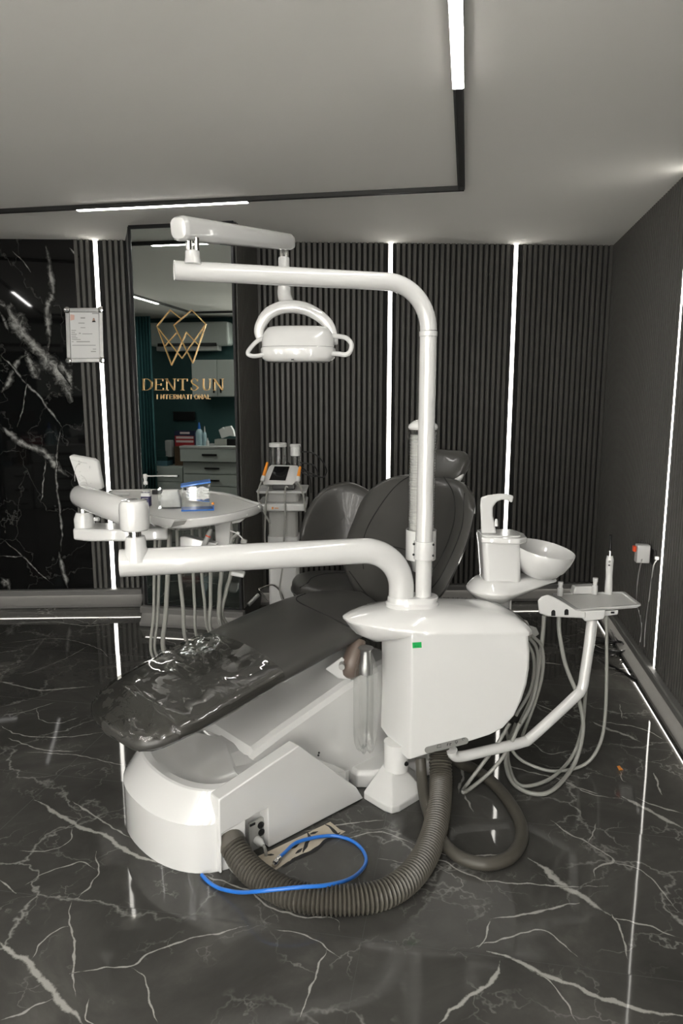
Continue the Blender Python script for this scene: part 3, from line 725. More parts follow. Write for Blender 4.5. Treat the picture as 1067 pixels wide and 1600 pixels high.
# hinge cover below the seat, taupe vinyl
hp = [at(562, 1004, 2.62), at(549, 1022, 2.62), at(538, 1046, 2.62), at(533, 1060, 2.62)]
MB().tube([at(560, 1000, 2.66), at(556, 1016, 2.64), at(550, 1036, 2.62), at(548, 1052, 2.62), at(548, 1060, 2.62)], [.030, .038, .042, .036, .012], 18, 6).build('hinge_cover', M['brown'], chair)
MB().loft([[at(x, y, Yq) for x, y in ((508, 1045), (534, 1026), (548, 1040), (548, 1062), (528, 1060))] for Yq in (2.60, 2.72)]).build('hinge_bracket', M['offwhite'], chair, bevel=.004)
MB().lathe([(.012, 0), (.012, .03)], at(534, 1038, 2.598), (0, -1, 0), 14).build('hinge_knob', M['greyplastic'], chair)
# ------------------------------------------------------------------ water unit with spittoon
def shift(p, Y): return V((p.x, Y, p.z))
unit = thing('dental_unit', 'white water unit with green sticker, spittoon bowl and tap on top', 'dental unit', (.30, 2.6, 0))
# foot plate and stub
ft = [az(*q, 0) for q in [(568, 1248), (600, 1268), (612, 1272), (624, 1269), (662, 1246), (654, 1220), (600, 1222)]]
apex = V((.20, 2.64, .10))
f0 = MB().loft([ft, [p + V((0, 0, .028)) for p in ft], [p.lerp(V((apex.x, apex.y, p.z)), .06) + V((0, 0, .036)) for p in ft], [apex + (p - V((apex.x, apex.y, 0))) * .30 for p in ft]])
f0.build('foot_plate', M['offwhite'], unit, bevel=.004, ang=20)
stc = V(at(619, 1190, 2.60)); stc.z = 0
MB().lathe([(.046, .083), (.050, .086), (.050, .20)], stc, n=32).build('foot_post', M['white'], unit)
MB().lathe([(.009, 0), (.009, .006), (.005, .007), (.004, .003), (0, .003)], at(634, 1193, 2.565), (.55, -1, 0), 16).build('lock_screw', M['black'], unit)
# cabinet
def fp(Y, dx=0., l=None):
    q = [(640, 986), (640, 1100), (638, 1150), (637, 1187), (690, 1171), (740, 1156), (765, 1148), (786, 1137), (803, 1118), (815, 1095), (823, 1070), (827, 1045), (828, 1018), (825, 988)]
    return [at(x, y, 2.52) for x, y in q]
front = fp(2.52)
cen = V((.47, 2.52, .43))
def cabring(Y, lx, rx, sc=1., lowl=0.):
    out = []
    for i, p in enumerate(front):
        x, z = p.x, p.z
        if i < 4: x = x + lx; z = z + (lowl if i == 3 else 0)
        elif i > 8: x = x + rx
        out.append(V((cen.x + (x - cen.x) * sc, Y, cen.z + (z - cen.z) * sc)))
    return out
cab = MB().loft([cabring(2.515, .006, -.006, .985), cabring(2.522, 0, 0), cabring(2.60, -.045, -.004, 1, .01), cabring(2.70, -.095, -.03, 1, .045), cabring(2.80, -.08, -.06, 1, .06)]).build('cabinet', M['white'], unit, bevel=.006, ang=25)
# thin front panel line on the right hand edge
sy = at(733, 1165, 2.5145)
def pill(cx_, cy_, L, r, Y, ang):
    c_ = at(cx_, cy_, Y); out = []
    for k in range(13): a = -pi / 2 + pi * k / 12; out.append((L / 2 + r * cos(a), r * sin(a)))
    for k in range(13): a = pi / 2 + pi * k / 12; out.append((-L / 2 + r * cos(a), r * sin(a)))
    return [c_ + V((x * cos(ang) - y * sin(ang), 0, x * sin(ang) + y * cos(ang))) for x, y in out]
tp = MB().prism(pill(697.5, 1164.5, .145, .0135, 2.5135, .265), (0, -.002, 0)).build('touch_panel', M['panelgrey'], unit)
for i, (x, y) in enumerate(((686, 1166), (699, 1163.5), (703, 1163), (713, 1159), (724, 1155))):
    p = at(x, y, 2.5112); k = MB()
    if i == 0: k.tube([p + V((-.008, 0, -.006)), p + V((-.006, 0, .006)), p + V((.006, 0, .008)), p + V((.008, 0, -.004)), p + V((-.008, 0, -.006))], .0009, 6)
    elif i in (1, 2): k.box(p, (.003, .001, .010)); k.box(p + V((.003, 0, .004)), (.005, .001, .002))
    elif i == 3: k.tube([p + V((.005 * cos(a / 6 * pi), 0, .005 * sin(a / 6 * pi))) for a in range(13)], .0009, 6); k.box(p + V((0, 0, -.006)), (.002, .001, .005))
    else: k.tube([p + V((.005 * cos(a / 6 * pi), 0, .004 * sin(a / 6 * pi))) for a in range(10)], .0009, 6)
    k.build('touch_icon', M['black'], tp)
stk = MB().box(at(651.5, 1008, 2.5138), (.034, .001, .022), Matrix.Rotation(-.07, 3, 'Y')).build('sticker', M['green'], unit); M['green2'] = P('dark_green_print', (0, .16, .03), .5)
for dx in (-.006, .004): MB().box(at(651.5, 1009, 2.5128) + V((dx, 0, -.002)), (.007, .0008, .002)).build('print', M['green2'], stk)
# domed top shell with its prow
pln = [(.700, 2.518), (.58, 2.512), (.42, 2.510), (.265, 2.516), (.14, 2.545), (.055, 2.58), (.012, 2.635), (.006, 2.675), (.03, 2.72), (.09, 2.775), (.18, 2.815), (.32, 2.84), (.48, 2.84), (.60, 2.82), (.68, 2.77), (.715, 2.68), (.72, 2.58)]
pls = catmull([V((x, y, 0)) for x, y in pln], 3, True)
ctr = V((.40, 2.67, 0)); cbo = lambda k: None
def tring(sc, z, zl=0., ctr=ctr):
    return [ctr + (p - ctr) * sc + V((0, 0, z + zl * max(0, (.30 - p.x) / .30))) for p in pls]
low = []
for p in pls:   # lower lip: follows the cabinet on the right, scooped under the prow on the left
    t = max(0, min(1, (.27 - p.x) / .26)); q = p.copy()
    q.x = p.x + .10 * t ; q.y = p.y + (2.68 - p.y) * .35 * t
    q.z = .665 - .060 * min(1, t * 1.15); low.append(q)
mid = [l.lerp(p + V((0, 0, .668 + .012 * max(0, (.30 - p.x) / .30))), .62) + V((0, 0, -.016 * max(0, min(1, (.27 - p.x) / .26)))) for l, p in zip(low, pls)]
top = MB().loft([[V((ctr.x + (p.x - ctr.x) * .9, ctr.y + (p.y - ctr.y) * .9, p.z)) for p in low], low, mid, tring(1.0, .671, .018), tring(1.0, .677, .018), tring(.985, .683, .017), tring(.93, .700, .012), tring(.82, .722, .006), tring(.62, .738, .002), tring(.35, .745), tring(.05, .747)])
top.build('top_shell', M['white'], unit, ang=27)
# oval collar that takes the two posts
YP = 2.66
PXL, PXT = .2333, .319
def stad(x0, x1, r, z): 
    out = []
    for k in range(17): a = -pi / 2 + pi * k / 16; out.append(V((x1 + r * cos(a), YP + r * sin(a), z)))
    for k in range(17): a = pi / 2 + pi * k / 16; out.append(V((x0 + r * cos(a), YP + r * sin(a), z)))
    return out
MB().loft([stad(PXL, PXT, .062, .71), stad(PXL, PXT, .062, .752), stad(PXL, PXT, .055, .758), stad(PXL, PXT + .006, .053, .775), stad(PXL, PXT + .006, .050, .779)]).build('post_collar', M['white'], unit, ang=40)
# spittoon
SX, SY = at(772, 930, 2.86).x, 2.86
pz = lambda y, Y=2.86: at(772, y, Y).z
sp_post = MB().lathe([(.0685, pz(985)), (.0685, pz(952)), (.0675, pz(951)), (.0675, pz(950)), (.0685, pz(949)), (.0685, pz(932)), (.062, pz(930))], (SX, SY, 0), n=40).build('spittoon_post', M['white'], unit)
MB().box((at(794, 960, 2.84).x, 2.84, pz(962)), (.018, .03, pz(930) - pz(990))).build('post_rib', M['white'], sp_post, bevel=.004)
def hull(k, z, lift=0.):
    c1, c2 = V((SX, SY, 0)), V((at(846, 905, 2.9).x, 2.90, 0)); r1, r2 = .118 * k, .062 * k; d = c2 - c1; L = d.length; a0 = math.atan2(d.y, d.x); b = math.acos((r1 - r2) / L); out = []
    for q in range(33): a = a0 + b + (2 * pi - 2 * b) * q / 32; out.append(c1 + V((r1 * cos(a), r1 * sin(a), z)))
    for q in range(17): a = a0 - b + 2 * b * q / 16; out.append(c2 + V((r2 * cos(a), r2 * sin(a), z + lift)))
    return out
MB().loft([hull(.60, pz(936), .062), hull(.74, pz(932), .054), hull(.90, pz(925), .040), hull(.985, pz(920.5), .030), hull(1., pz(918.5), .026), hull(.99, pz(916.5), .022), hull(.91, pz(911), .014), hull(.78, pz(905), .008), hull(.66, pz(902), .004), hull(.3, pz(901), 0), hull(.05, pz(901))]).build('spittoon_base', M['white'], unit, ang=30)
colr = []
for (xl, xr, y, k) in ((755, 812, 914, 1), (754, 811, 905, 1), (751, 810, 850, 1), (750.5, 812, 838, 1), (751, 812, 834, .97)):
    a_, b_ = at(xl, y, 2.84), at(xr, y, 2.84); hw = (b_.x - a_.x) / 2; cxx = (a_.x + b_.x) / 2; z = pz(y, 2.84)
    colr.append([V((cxx + x, 2.87 + yy, z)) for x, yy in rrect(0, 0, hw * k, .075 * k, .022)])
colm = MB().loft(colr).build('spittoon_column', M['white'], unit, bevel=.003, ang=50)
lidp = [at(752, 833, 2.79), at(790, 836, 2.765), at(812, 841, 2.76), at(824, 837, 2.79), at(820, 829, 2.87), at(805, 824, 2.95), at(756, 824, 2.95)]
zt = pz(838, 2.84)
MB().loft([[V((p.x, p.y, z)) for p in lidp] for z in (zt - .018, zt + .006)]).build('column_lid', M['white'], unit, bevel=.006, ang=30)
# tap: flat sided arch
tp_ = [(752, 834), (750, 790), (751, 777), (762, 773.5), (778, 771.5), (792, 771.5), (803, 775), (800, 786), (793, 782), (784, 780.5), (776, 784), (770, 792), (770, 806), (773, 820), (776, 834)]
tb = MB().loft([[at(x, y, Yq) for x, y in tp_] for Yq in (2.835, 2.885)])
tap = tb.build('tap', M['white'], unit, bevel=.007, ang=20)
MB().lathe([(.0, 0), (.009, 0), (.007, .02), (.004, .03)], at(775, 822, 2.83), (0, 0, 1), 12).build('tap_nozzle', M['white'], tap)
# bowl, slightly tipped
bc = at(848, 868, 2.86); bax = V((.17, -.11, 1)).normalized(); rB = .1265
bp = [(.02, -.098), (.045, -.094), (.075, -.078), (.104, -.042), (.120, -.008), (.1265, .028), (.125, .031), (.1225, .028), (.116, -.004), (.098, -.040), (.07, -.070), (.035, -.082), (.012, -.085)]
MB().lathe([(r, h) for r, h in bp], bc, bax, 48).build('spittoon_bowl', M['white'], unit, ang=60)
MB().lathe([(.018, -.084), (.018, -.080), (.0, -.079)], bc, bax, 20).build('bowl_drain', M['chrome'], unit)
# two grey hose clips on the right flank
for (x, y, Yq) in ((815, 977, 2.86), (829, 988, 2.80)):
    c_ = at(x, y, Yq); MB().box(c_, (.045, .05, .034), Matrix.Rotation(-.45, 3, 'Y') @ rotz(.3)).build('hose_clip', M['greyplastic'], unit, bevel=.005)

# short grey supply hoses on the right flank
for pl in ([(826, 996), (838, 1012), (840, 1040), (832, 1085), (812, 1130)], [(830, 992), (846, 1010), (848, 1046), (838, 1090), (816, 1150)], [(824, 1004), (833, 1024), (834, 1050), (828, 1080), (806, 1118)]):
    t_ = MB().tube([at(x, y, 2.70 + .02 * i) for i, (x, y) in enumerate(pl)], .007, 10, 8).build('supply_hose', M['hose'], unit)

# water bottle hanging under the prow
bt = at(571, 1100, 2.585); bx = V((bt.x, bt.y, 0)); zb = lambda y: at(571, y, 2.585).z
wb = thing('water_bottle', 'clear empty water bottle hanging under the prow of the white unit', 'bottle', (bx.x, bx.y, zb(1176)))
prof = [(.010, zb(1166)), (.022, zb(1172)), (.034, zb(1168)), (.043, zb(1158)), (.0475, zb(1146)), (.0475, zb(1060)), (.0465, zb(1048)), (.040, zb(1034)), (.028, zb(1024)), (.024, zb(1019))]
bb = MB()
ringsB = []
for r, z in prof:
    pet = 1 if z < zb(1152) else 0
    ringsB.append([bx + V((r * cos(a), r * sin(a), z + pet * .007 * cos(5 * a))) for a in [2 * pi * k / 50 for k in range(50)]])
bb.loft(ringsB, True, False).build('bottle_body', M['clear'], wb, ang=70)
MB().lathe([(.026, zb(1052)), (.027, zb(1040)), (.022, zb(1034)), (.020, zb(1016)), (.030, zb(1012))], bx, n=28).build('bottle_cap', M['alu'], wb)
MB().tube([bx + V((.006, 0, zb(1045))), bx + V((.008, .004, zb(1100))), bx + V((.004, 0, zb(1160)))], .004, 8, 8).build('dip_tube', M['clear'], wb)

# ------------------------------------------------------------------ operating light on its post
lamp = thing('operating_light', 'white operating light on a tall post and swing arm', 'dental lamp', (PXT, YP, .74))
ZA = 1.95
endL = at(272, 422, 2.376); endL.z = ZA
dirA = (V((endL.x, endL.y, 0)) - V((PXT, YP, 0))).normalized()
rb = .165
post = [V((PXT, YP, .76)), V((PXT, YP, 1.0)), V((PXT, YP, 1.3)), V((PXT, YP, 1.6))]
bend = [V((PXT, YP, ZA - rb)) + dirA * (rb - rb * cos(a)) + V((0, 0, rb * sin(a))) for a in [pi / 2 * k / 14 for k in range(15)]]
MB().tube([V((PXT, YP, .76)), V((PXT, YP, ZA - rb - .02))], .0315, 32).build('post', M['white'], lamp)
MB().tube(bend + [endL + (bend[-1] - endL) * (1 - k / 8) for k in range(1, 9)], .0312, 32).build('swing_arm', M['white'], lamp, ang=50)
MB().lathe([(.0325, -.012), (.0338, -.010), (.0338, .006), (.0325, .008)], (PXT, YP, ZA - rb - .01), n=32).build('joint_ring', M['white'], lamp)
n0 = at(301, 405, 2.376); n0.z = ZA
nb = lambda y: at(301, y, 2.383).z
MB().lathe([(.027, ZA + .020), (.0255, ZA + .030), (.024, ZA + .036), (.0235, nb(400)), (.0235, nb(394)), (.021, nb(392.5))], (n0.x, n0.y, 0), n=28).build('arm_socket', M['white'], lamp)
pins = MB(); pins.lathe([(.012, nb(395)), (.012, nb(372))], (n0.x - .010, n0.y, 0), n=16); pins.lathe([(.009, nb(395)), (.009, nb(372))], (n0.x + .014, n0.y + .004, 0), n=16)
pins.build('arm_pin', M['chrome'], lamp)
A1, A2 = at(291, 358, 2.38), at(448, 378, 3.0)
ax = (A2 - A1).normalized(); sx_ = ax.cross(V((0, 0, 1))).normalized(); ux_ = sx_.cross(ax)
def aring(p, hw, hh, k=1): return [p + sx_ * x * k + ux_ * y * k for x, y in rrect(0, 0, hw, hh, min(hw, hh) * .72, 5)]
LA = (A2 - A1).length
MB().loft([aring(A1 - ax * .048, .034, .038, .55), aring(A1 - ax * .044, .034, .038, .82), aring(A1 - ax * .034, .034, .038, .97), aring(A1 - ax * .025, .034, .038), aring(A2 - ax * .0, .029, .033), aring(A2 + ax * .02, .029, .033, .95), aring(A2 + ax * .032, .029, .031, .75), aring(A2 + ax * .037, .029, .031, .4)]).build('spring_arm', M['white'], lamp, ang=35)
MB().box(A1 + ax * .15 - ux_ * .036, (.02, .05, .004), frame(sx_, ax, ux_)).build('adjuster_slot', M['greyplastic'], lamp)
g = lambda x, y, Y=3.0: at(x, y, Y)
pins = MB(); 
for dx in (-3.5, 3.5): pins.tube([g(444 + dx, 384), g(444 + dx, 405)], .0075, 14)
pins.build('lamp_pin', M['chrome'], lamp)
MB().tube([g(443.5, 402), g(443.5, 404), g(443.5, 420), g(444, 440), g(444, 447)], [.0205, .0225, .0235, .0245, .0255], 24).build('lamp_socket', M['white'], lamp)
MB().tube([g(444, 445), g(444, 449)], .0262, 24).build('socket_ring', M['chrome'], lamp)
MB().tube([g(444, 448), g(444, 458), g(446, 468, 2.99), g(451, 478, 2.97), g(453, 484, 2.96)], [.0265, .028, .029, .026, .012], 24, 6).build('gooseneck', M['white'], lamp)
# yoke: flat arch
yk = [g(409, 533, 2.95), g(405, 522, 2.95), g(407, 509, 2.95), g(418, 492, 2.95), g(436, 482, 2.95), g(455, 479.5, 2.95), g(478, 483, 2.95), g(500, 495, 2.95), g(514, 509, 2.95), g(520, 524, 2.95), g(521, 534, 2.95)]
yp = catmull(yk, 6); rings = []
for i, p in enumerate(yp):
    t = (yp[min(len(yp) - 1, i + 1)] - yp[max(0, i - 1)]).normalized(); n_ = t.cross(V((0, 1, 0))).normalized()
    q = i / (len(yp) - 1); hw = .0135 + .0115 * sin(pi * q) ** .7; hd = .020 + .012 * sin(pi * q)
    rings.append([p + n_ * x + V((0, 1, 0)) * y for x, y in rrect(0, 0, hw, hd, hw * .7, 3)])
MB().loft(rings).build('yoke', M['white'], lamp, ang=50)
# lamp head: lens shaped shell with a lower lip
HC_ = g(466, 540, 2.95)
def hr(hx, hy, z, yc=0.): return [HC_ + V((hx * sgp(cos(a), .62), hy * sgp(sin(a), .62) + yc, z)) for a in [2 * pi * k / 56 for k in range(56)]]
zz = lambda y: at(466, y, 2.95).z - HC_.z
MB().loft([hr(.06, .03, zz(510)), hr(.10, .05, zz(510.5)), hr(.124, .07, zz(513)), hr(.139, .085, zz(521)), hr(.147, .094, zz(532)), hr(.147, .096, zz(541)), hr(.1475, .097, zz(543))]).build('lamp_shell', M['white'], lamp, ang=40)
MB().loft([hr(.1475, .097, zz(543.5)), hr(.152, .099, zz(546)), hr(.153, .099, zz(552)), hr(.148, .096, zz(560)), hr(.134, .085, zz(565)), hr(.11, .07, zz(566.5)), hr(.05, .03, zz(567))]).build('lamp_lip', M['white'], lamp, ang=40)
MB().box(at(457, 562, 2.855), (.010, .004, .006)).build('sensor', M['black'], lamp)
MB().lathe([(.020, -.01), (.022, 0), (.018, .006), (0, .007)], g(521, 531, 2.95) + V((.012, 0, 0)), (1, 0, 0), 24).build('yoke_knob', M['white'], lamp)
MB().tube([g(412, 529, 2.93), g(402, 533, 2.9), g(392, 543, 2.88), g(387, 552, 2.87), g(393, 556, 2.87), g(402, 556, 2.88), g(416, 553, 2.9)], .0088, 14, 8).build('handle', M['white'], lamp)
MB().tube([g(520, 525, 2.93), g(532, 526, 2.9), g(542, 529, 2.88), g(549, 538, 2.87), g(547, 549, 2.87), g(540, 554, 2.87), g(528, 553, 2.88), g(514, 552, 2.9)], .0098, 14, 8).build('handle', M['white'], lamp)

# ------------------------------------------------------------------ cup dispenser clamped to the post
CDX, CDY = PXT - .006, YP + .06
cz = lambda y: at(662, y, CDY).z
cd = thing('cup_dispenser', 'clear cup tube with white cap clamped to the lamp post', 'cup dispenser', (CDX, CDY, cz(906)))
MB().lathe([(.051, cz(898)), (.052, cz(896)), (.0535, cz(676)), (.0535, cz(674))], (CDX, CDY, 0), n=40, cap=False).build('tube', M['acrylic'], cd)
MB().lathe([(.0545, cz(688)), (.0565, cz(687)), (.0565, cz(673)), (.0545, cz(671))], (CDX, CDY, 0), n=40, cap=False).build('tube_rim', M['acrylic'], cd)
MB().lathe([(.0545, cz(671)), (.058, cz(668)), (.055, cz(664)), (.042, cz(659)), (.022, cz(655.5)), (0, cz(655))], (CDX, CDY, 0), n=40).build('cap', M['white'], cd)
def cyl_arc(r0, r1, y0, y1, a0, a1, cxy, n=24):
    m_ = MB(); A = [a0 + (a1 - a0) * k / n for k in range(n + 1)]
    sec = lambda a: [V((cxy[0] + r * cos(a), cxy[1] + r * sin(a), z)) for r, z in ((r0, y0), (r1, y0), (r1, y1), (r0, y1))]
    return m_.loft([sec(a) for a in A])
cyl_arc(.055, .0605, cz(873), cz(827), -.35 * pi, 1.35 * pi, (CDX, CDY)).build('holder_cup', M['white'], cd, bevel=.002)
cl_ = MB().loft([[V((PXT + x, YP + y, z)) for x, y in rrect(0, 0, .0395, .0375, .034, 6)] for z in (at(662, 873, YP).z, at(662, 845, YP).z)])
clm = cl_.build('clamp', M['white'], cd, bevel=.002)
for x, y in ((646.5, 850), (677, 851), (646, 866.5), (676.5, 868)):
    MB().lathe([(.0045, 0), (.0045, .004)], at(x, y, YP - .026), (0, -1, 0), 12).build('screw', M['seam'], clm)
# cups, one in the other
cupm = MB().lathe([(.030, 0), (.031, .004), (.0475, .074), (.0495, .076), (.0495, .079), (.0475, .079), (.0305, .006), (.0, .005)], (0, 0, 0), n=24)
z0 = cz(892)
cup0 = cupm.build('plastic_cup', M['frost'], origin=(0, 0, 0)); WL[cup0.name] = V((CDX, CDY, z0)); cup0.location = (CDX, CDY, z0)
tag(cup0, 'translucent plastic cup stacked inside the clear tube on the lamp post', 'cup', 'cups in the dispenser tube')
for k in range(1, 44):
    copy_tree(cup0, (0, 0, k * (cz(679) - z0 - .079) / 43))
# ------------------------------------------------------------------ instrument tray on its jointed arm
ZL = .965
tray = thing('instrument_tray', 'large white instrument tray on a jointed arm, hoses hanging underneath', 'dental tray', (PXL, YP, .74))
eL = at(187, 880, 2.425); eL.z = ZL
dL = (V((eL.x, eL.y, 0)) - V((PXL, YP, 0))).normalized(); rb = .155
bd = [V((PXL, YP, .755)), V((PXL, YP, ZL - rb - .02))] + [V((PXL, YP, ZL - rb)) + dL * (rb - rb * cos(a)) + V((0, 0, rb * sin(a))) for a in [pi / 2 * k / 16 for k in range(17)]]
MB().tube(bd + [eL + (bd[-1] - eL) * (1 - k / 8) for k in range(1, 9)], .0495, 36).build('base_arm', M['white'], tray, bevel=.003, ang=50)
n0 = at(212, 850, 2.432); n0.z = 0; nz = lambda y: at(212, y, 2.432).z
MB().lathe([(.048, ZL + .01), (.042, ZL + .045), (.037, ZL + .056), (.0365, nz(846)), (.033, nz(838)), (.026, nz(837.5))], n0, n=32).build('arm_neck', M['white'], tray)
MB().lathe([(.0215, nz(840)), (.0215, nz(826))], n0, n=28).build('arm_pin', M['chrome'], tray)
zc1 = nz(805)
# spring arm: rounded cap, then a long cylinder going away
far = at(131, 777, 2.9); near = V((n0.x, n0.y, zc1))
MB().lathe([(.044, nz(828)), (.050, nz(826)), (.052, nz(818)), (.052, nz(796)), (.050, nz(787)), (.042, nz(782)), (.02, nz(780))], n0, n=40).build('arm_end_cap', M['white'], tray)
ax = (far - near).normalized(); sx_ = ax.cross(V((0, 0, 1))).normalized(); ux_ = sx_.cross(ax)
def ell(p, a, b): return [p + sx_ * (a * cos(t)) + ux_ * (b * sin(t)) for t in [2 * pi * k / 40 for k in range(40)]]
MB().loft([ell(near, .046, .050), ell(near + ax * .06, .046, .050), ell(near + ax * .061, .0465, .0505), ell(far - ax * .02, .046, .050), ell(far + ax * .03, .046, .05), ell(far + ax * .055, .043, .046), ell(far + ax * .07, .034, .036), ell(far + ax * .076, .015, .016)]).build('spring_arm', M['white'], tray, ang=40)
MB().loft([[near + ax * .056 + sx_ * (.0475 * cos(t)) + ux_ * (.0515 * sin(t)) + ax * w for w in (0,) for t in [k * .06 - 2.6 for k in range(9)]], [near + ax * .060 + sx_ * (.0475 * cos(t)) + ux_ * (.0515 * sin(t)) for t in [k * .06 - 2.6 for k in range(9)]]], False, False, False).build('arm_seam', M['chrome'], tray)
fx = at(131, 805, 2.9); fz = lambda y: at(131, y, 2.9).z; fo = V((fx.x, fx.y, 0))
MB().lathe([(.024, fz(804)), (.024, fz(788))], fo, n=24).build('arm_pin', M['chrome'], tray)
MB().lathe([(.040, fz(824)), (.041, fz(810)), (.033, fz(802)), (.030, fz(800))], fo, n=32).build('arm_hub', M['white'], tray)
MB().lathe([(.008, 0), (.008, .02)], at(148, 811, 2.9), (1, -.3, 0), 14).build('lock_knob', M['offwhite'], tray)
pa = [at(114, 828, 2.86), at(136, 831, 2.83), at(200, 822, 2.83), at(262, 815, 2.86), at(262, 805, 3.0), at(190, 808, 3.0), at(117, 812, 2.98)]
zpa = fz(830)
MB().loft([[V((p.x, p.y, zpa - .030)) for p in pa], [V((p.x, p.y, zpa + .020)) for p in pa]]).build('plate_arm', M['white'], tray, bevel=.009, ang=30)
# tray top
ZT_ = 1.085
cn = [az(290, 812, ZT_), az(360, 803, ZT_), az(408, 789, ZT_), az(396, 783, ZT_), az(330, 767, ZT_), az(180, 765, ZT_), az(184, 775, ZT_), az(222, 800, ZT_), az(250, 809, ZT_)]
tr = catmull(cn, 5, True); tc = sum(tr, V((0, 0, 0))) / len(tr)
def ts(k, z): return [V((tc.x + (p.x - tc.x) * k, tc.y + (p.y - tc.y) * k, ZT_ + z)) for p in tr]
tt = MB().loft([ts(.35, -.075), ts(.60, -.072), ts(.72, -.062), ts(.80, -.046), ts(.86, -.040), ts(.965, -.036), ts(.985, -.034), ts(.998, -.028), ts(1.0, -.022), ts(1.0, -.004), ts(.992, .001), ts(.975, .002), ts(.962, .000), ts(.955, -.006), ts(.94, -.008)], True, False).build('tray_body', M['white'], tray, ang=28)
MB().loft([ts(.942, -.0085), ts(.5, -.0083), ts(.02, -.0083)], False, True).build('tray_mat', M['trayMat'], tray)
dq = [at(271, 821, 2.63), at(292, 816, 2.64), at(296, 810, 2.62), at(276, 812, 2.60)]
dqz = [V((p.x, p.y - .045, p.z)) for p in dq]
MB().prism(dqz, (0, .012, .004)).build('display_window', M['palegrey'], tray)
# film viewer at the tray's back corner
vw = [(107, 713), (112, 711.5), (146, 718), (152, 722), (160, 764), (132, 770), (124, 762)]
vy = 3.02
MB().loft([[at(x, y, vy + (y - 712) * -.0014) for x, y in vw], [at(x, y, vy + (y - 712) * -.0014) + V((.004, .022, .004)) for x, y in vw]]).build('film_viewer', M['offwhite'], tray, bevel=.005, ang=30)
vf = lambda x, y: at(x, y, vy + (y - 712) * -.0014 - .001)
dr = MB()
for pl in ([(110, 718), (136, 724)], [(117, 752), (117, 735), (121, 726), (128, 722)], [(124, 756), (131, 753), (138, 758)], [(126, 742), (133, 748), (136, 756)], [(122, 748), (126, 752)], [(140, 728), (140, 732)]):
    dr.tube([vf(x, y) for x, y in pl], .0009, 6, 6)
for x, y in ((123.5, 721), (123.5, 725)): dr.lathe([(.004, 0), (.004, .002)], vf(x, y), (0, -1, 0), 10)
for x, y in ((125, 737), (124, 745), (129, 748), (131, 748), (142, 755)): dr.lathe([(.0018, 0), (.0018, .001)], vf(x, y), (0, -1, 0), 8)
dr.build('printed_diagram', M['ink'], tray)
MB().tube([at(150, 768, 2.98), at(165, 772, 3.0), at(200, 772, 3.1)], .010, 12, 6).build('viewer_hinge', M['white'], tray)
# handpiece rest below the tray
hb = [at(281, 839, 2.78), at(288, 838, 2.78), at(338, 850, 2.78), at(338, 858, 2.78), at(281, 858, 2.78)]
MB().loft([hb, [p + V((0, .05, 0)) for p in hb]]).build('handpiece_rest', M['white'], tray, bevel=.004, ang=30)
hs_ = [at(x, y, 2.84) for x, y in ((335, 806), (361, 806), (360, 820), (358, 866), (337, 866))]
MB().loft([hs_, [p + V((0, .05, 0)) for p in hs_]]).build('drop_bracket', M['white'], tray, bevel=.005, ang=30)
MB().loft([[at(x, y, 2.86) for x, y in ((362, 812), (388, 803), (385, 808), (376, 816), (356, 820))], [at(x, y, 3.0) for x, y in ((362, 812), (388, 803), (385, 808), (376, 816), (356, 820))]]).build('corner_block', M['white'], tray, bevel=.004, ang=30)
MB().box(at(372, 896, 2.80), (.055, .05, .018), Matrix.Rotation(.2, 3, 'Y')).build('hose_guide', M['offwhite'], tray, bevel=.006)
# hanging hoses
HZ = [((243, 820), (241, 900), (240, 960), (237, 1022), .0065), ((249, 820), (248, 905), (246, 965), (243, 1020), .0075), ((266, 818), (262, 900), (259, 960), (256, 1016), .0105),
      ((276, 820), (280, 890), (286, 950), (291, 1000), .0085), ((300, 815), (302, 895), (304, 945), (308, 995), .007), ((312, 815), (315, 895), (319, 935), (326, 985), .007),
      ((330, 815), (329, 895), (329, 940), (330, 985), .008), ((352, 815), (346, 895), (343, 930), (345, 975), .0095), ((372, 830), (361, 895), (353, 925), (348, 965), .0085)]
for i, (a, b, c, d, r) in enumerate(HZ):
    Y0 = 2.92 + .02 * (i % 3)
    MB().tube([at(*a, Y0), at(*b, Y0 + .01), at(*c, Y0 + .03), at(*d, Y0 + .06), at(d[0] + 30, d[1] + 30, Y0 + .16)], r, 12, 8).build('hose', M['hose'], tray)
for x in (252, 288, 322):
    MB().tube([at(x, 815, 2.95), at(x - 1, 850, 2.95), at(x - 2, 900, 2.95)], .006, 10, 4).build('hose', M['clear'], tray)
MB().tube([at(360, 815, 2.86), at(362, 835, 2.85), at(357, 856, 2.85)], .0065, 10, 6).build('hose', M['hose'], tray)

# handpiece standing in the rest, syringe beside it
h0, h1 = at(317, 856, 2.76), at(330, 827, 2.77); hd = (h1 - h0).normalized()
hpc = thing('dental_handpiece', 'slim grey handpiece with an orange ring standing under the tray', 'handpiece', h0)
L = (h1 - h0).length
MB().lathe([(.0085, -.02), (.0105, 0), (.0105, L * .60)], h0, hd, 18).build('grip', M['offwhite'], hpc)
MB().lathe([(.0108, L * .60), (.0108, L * .66)], h0, hd, 18).build('ring', M['red'], hpc)
MB().lathe([(.0108, L * .66), (.0095, L * .9), (.007, L), (.0, L + .002)], h0, hd, 18).build('head', M['greyplastic'], hpc)
sy_ = thing('air_water_syringe', 'clear tipped syringe hooked beside the tray bracket', 'syringe', at(370, 850, 2.80))
MB().tube([at(361, 852, 2.82), at(363, 842, 2.82), at(371, 834, 2.80)], .0065, 12, 6).build('handle', M['greyplastic'], sy_)
MB().tube([at(359, 829, 2.80), at(371, 834, 2.80), at(380, 843, 2.80)], .0028, 8, 4).build('tip', M['offwhite'], sy_)
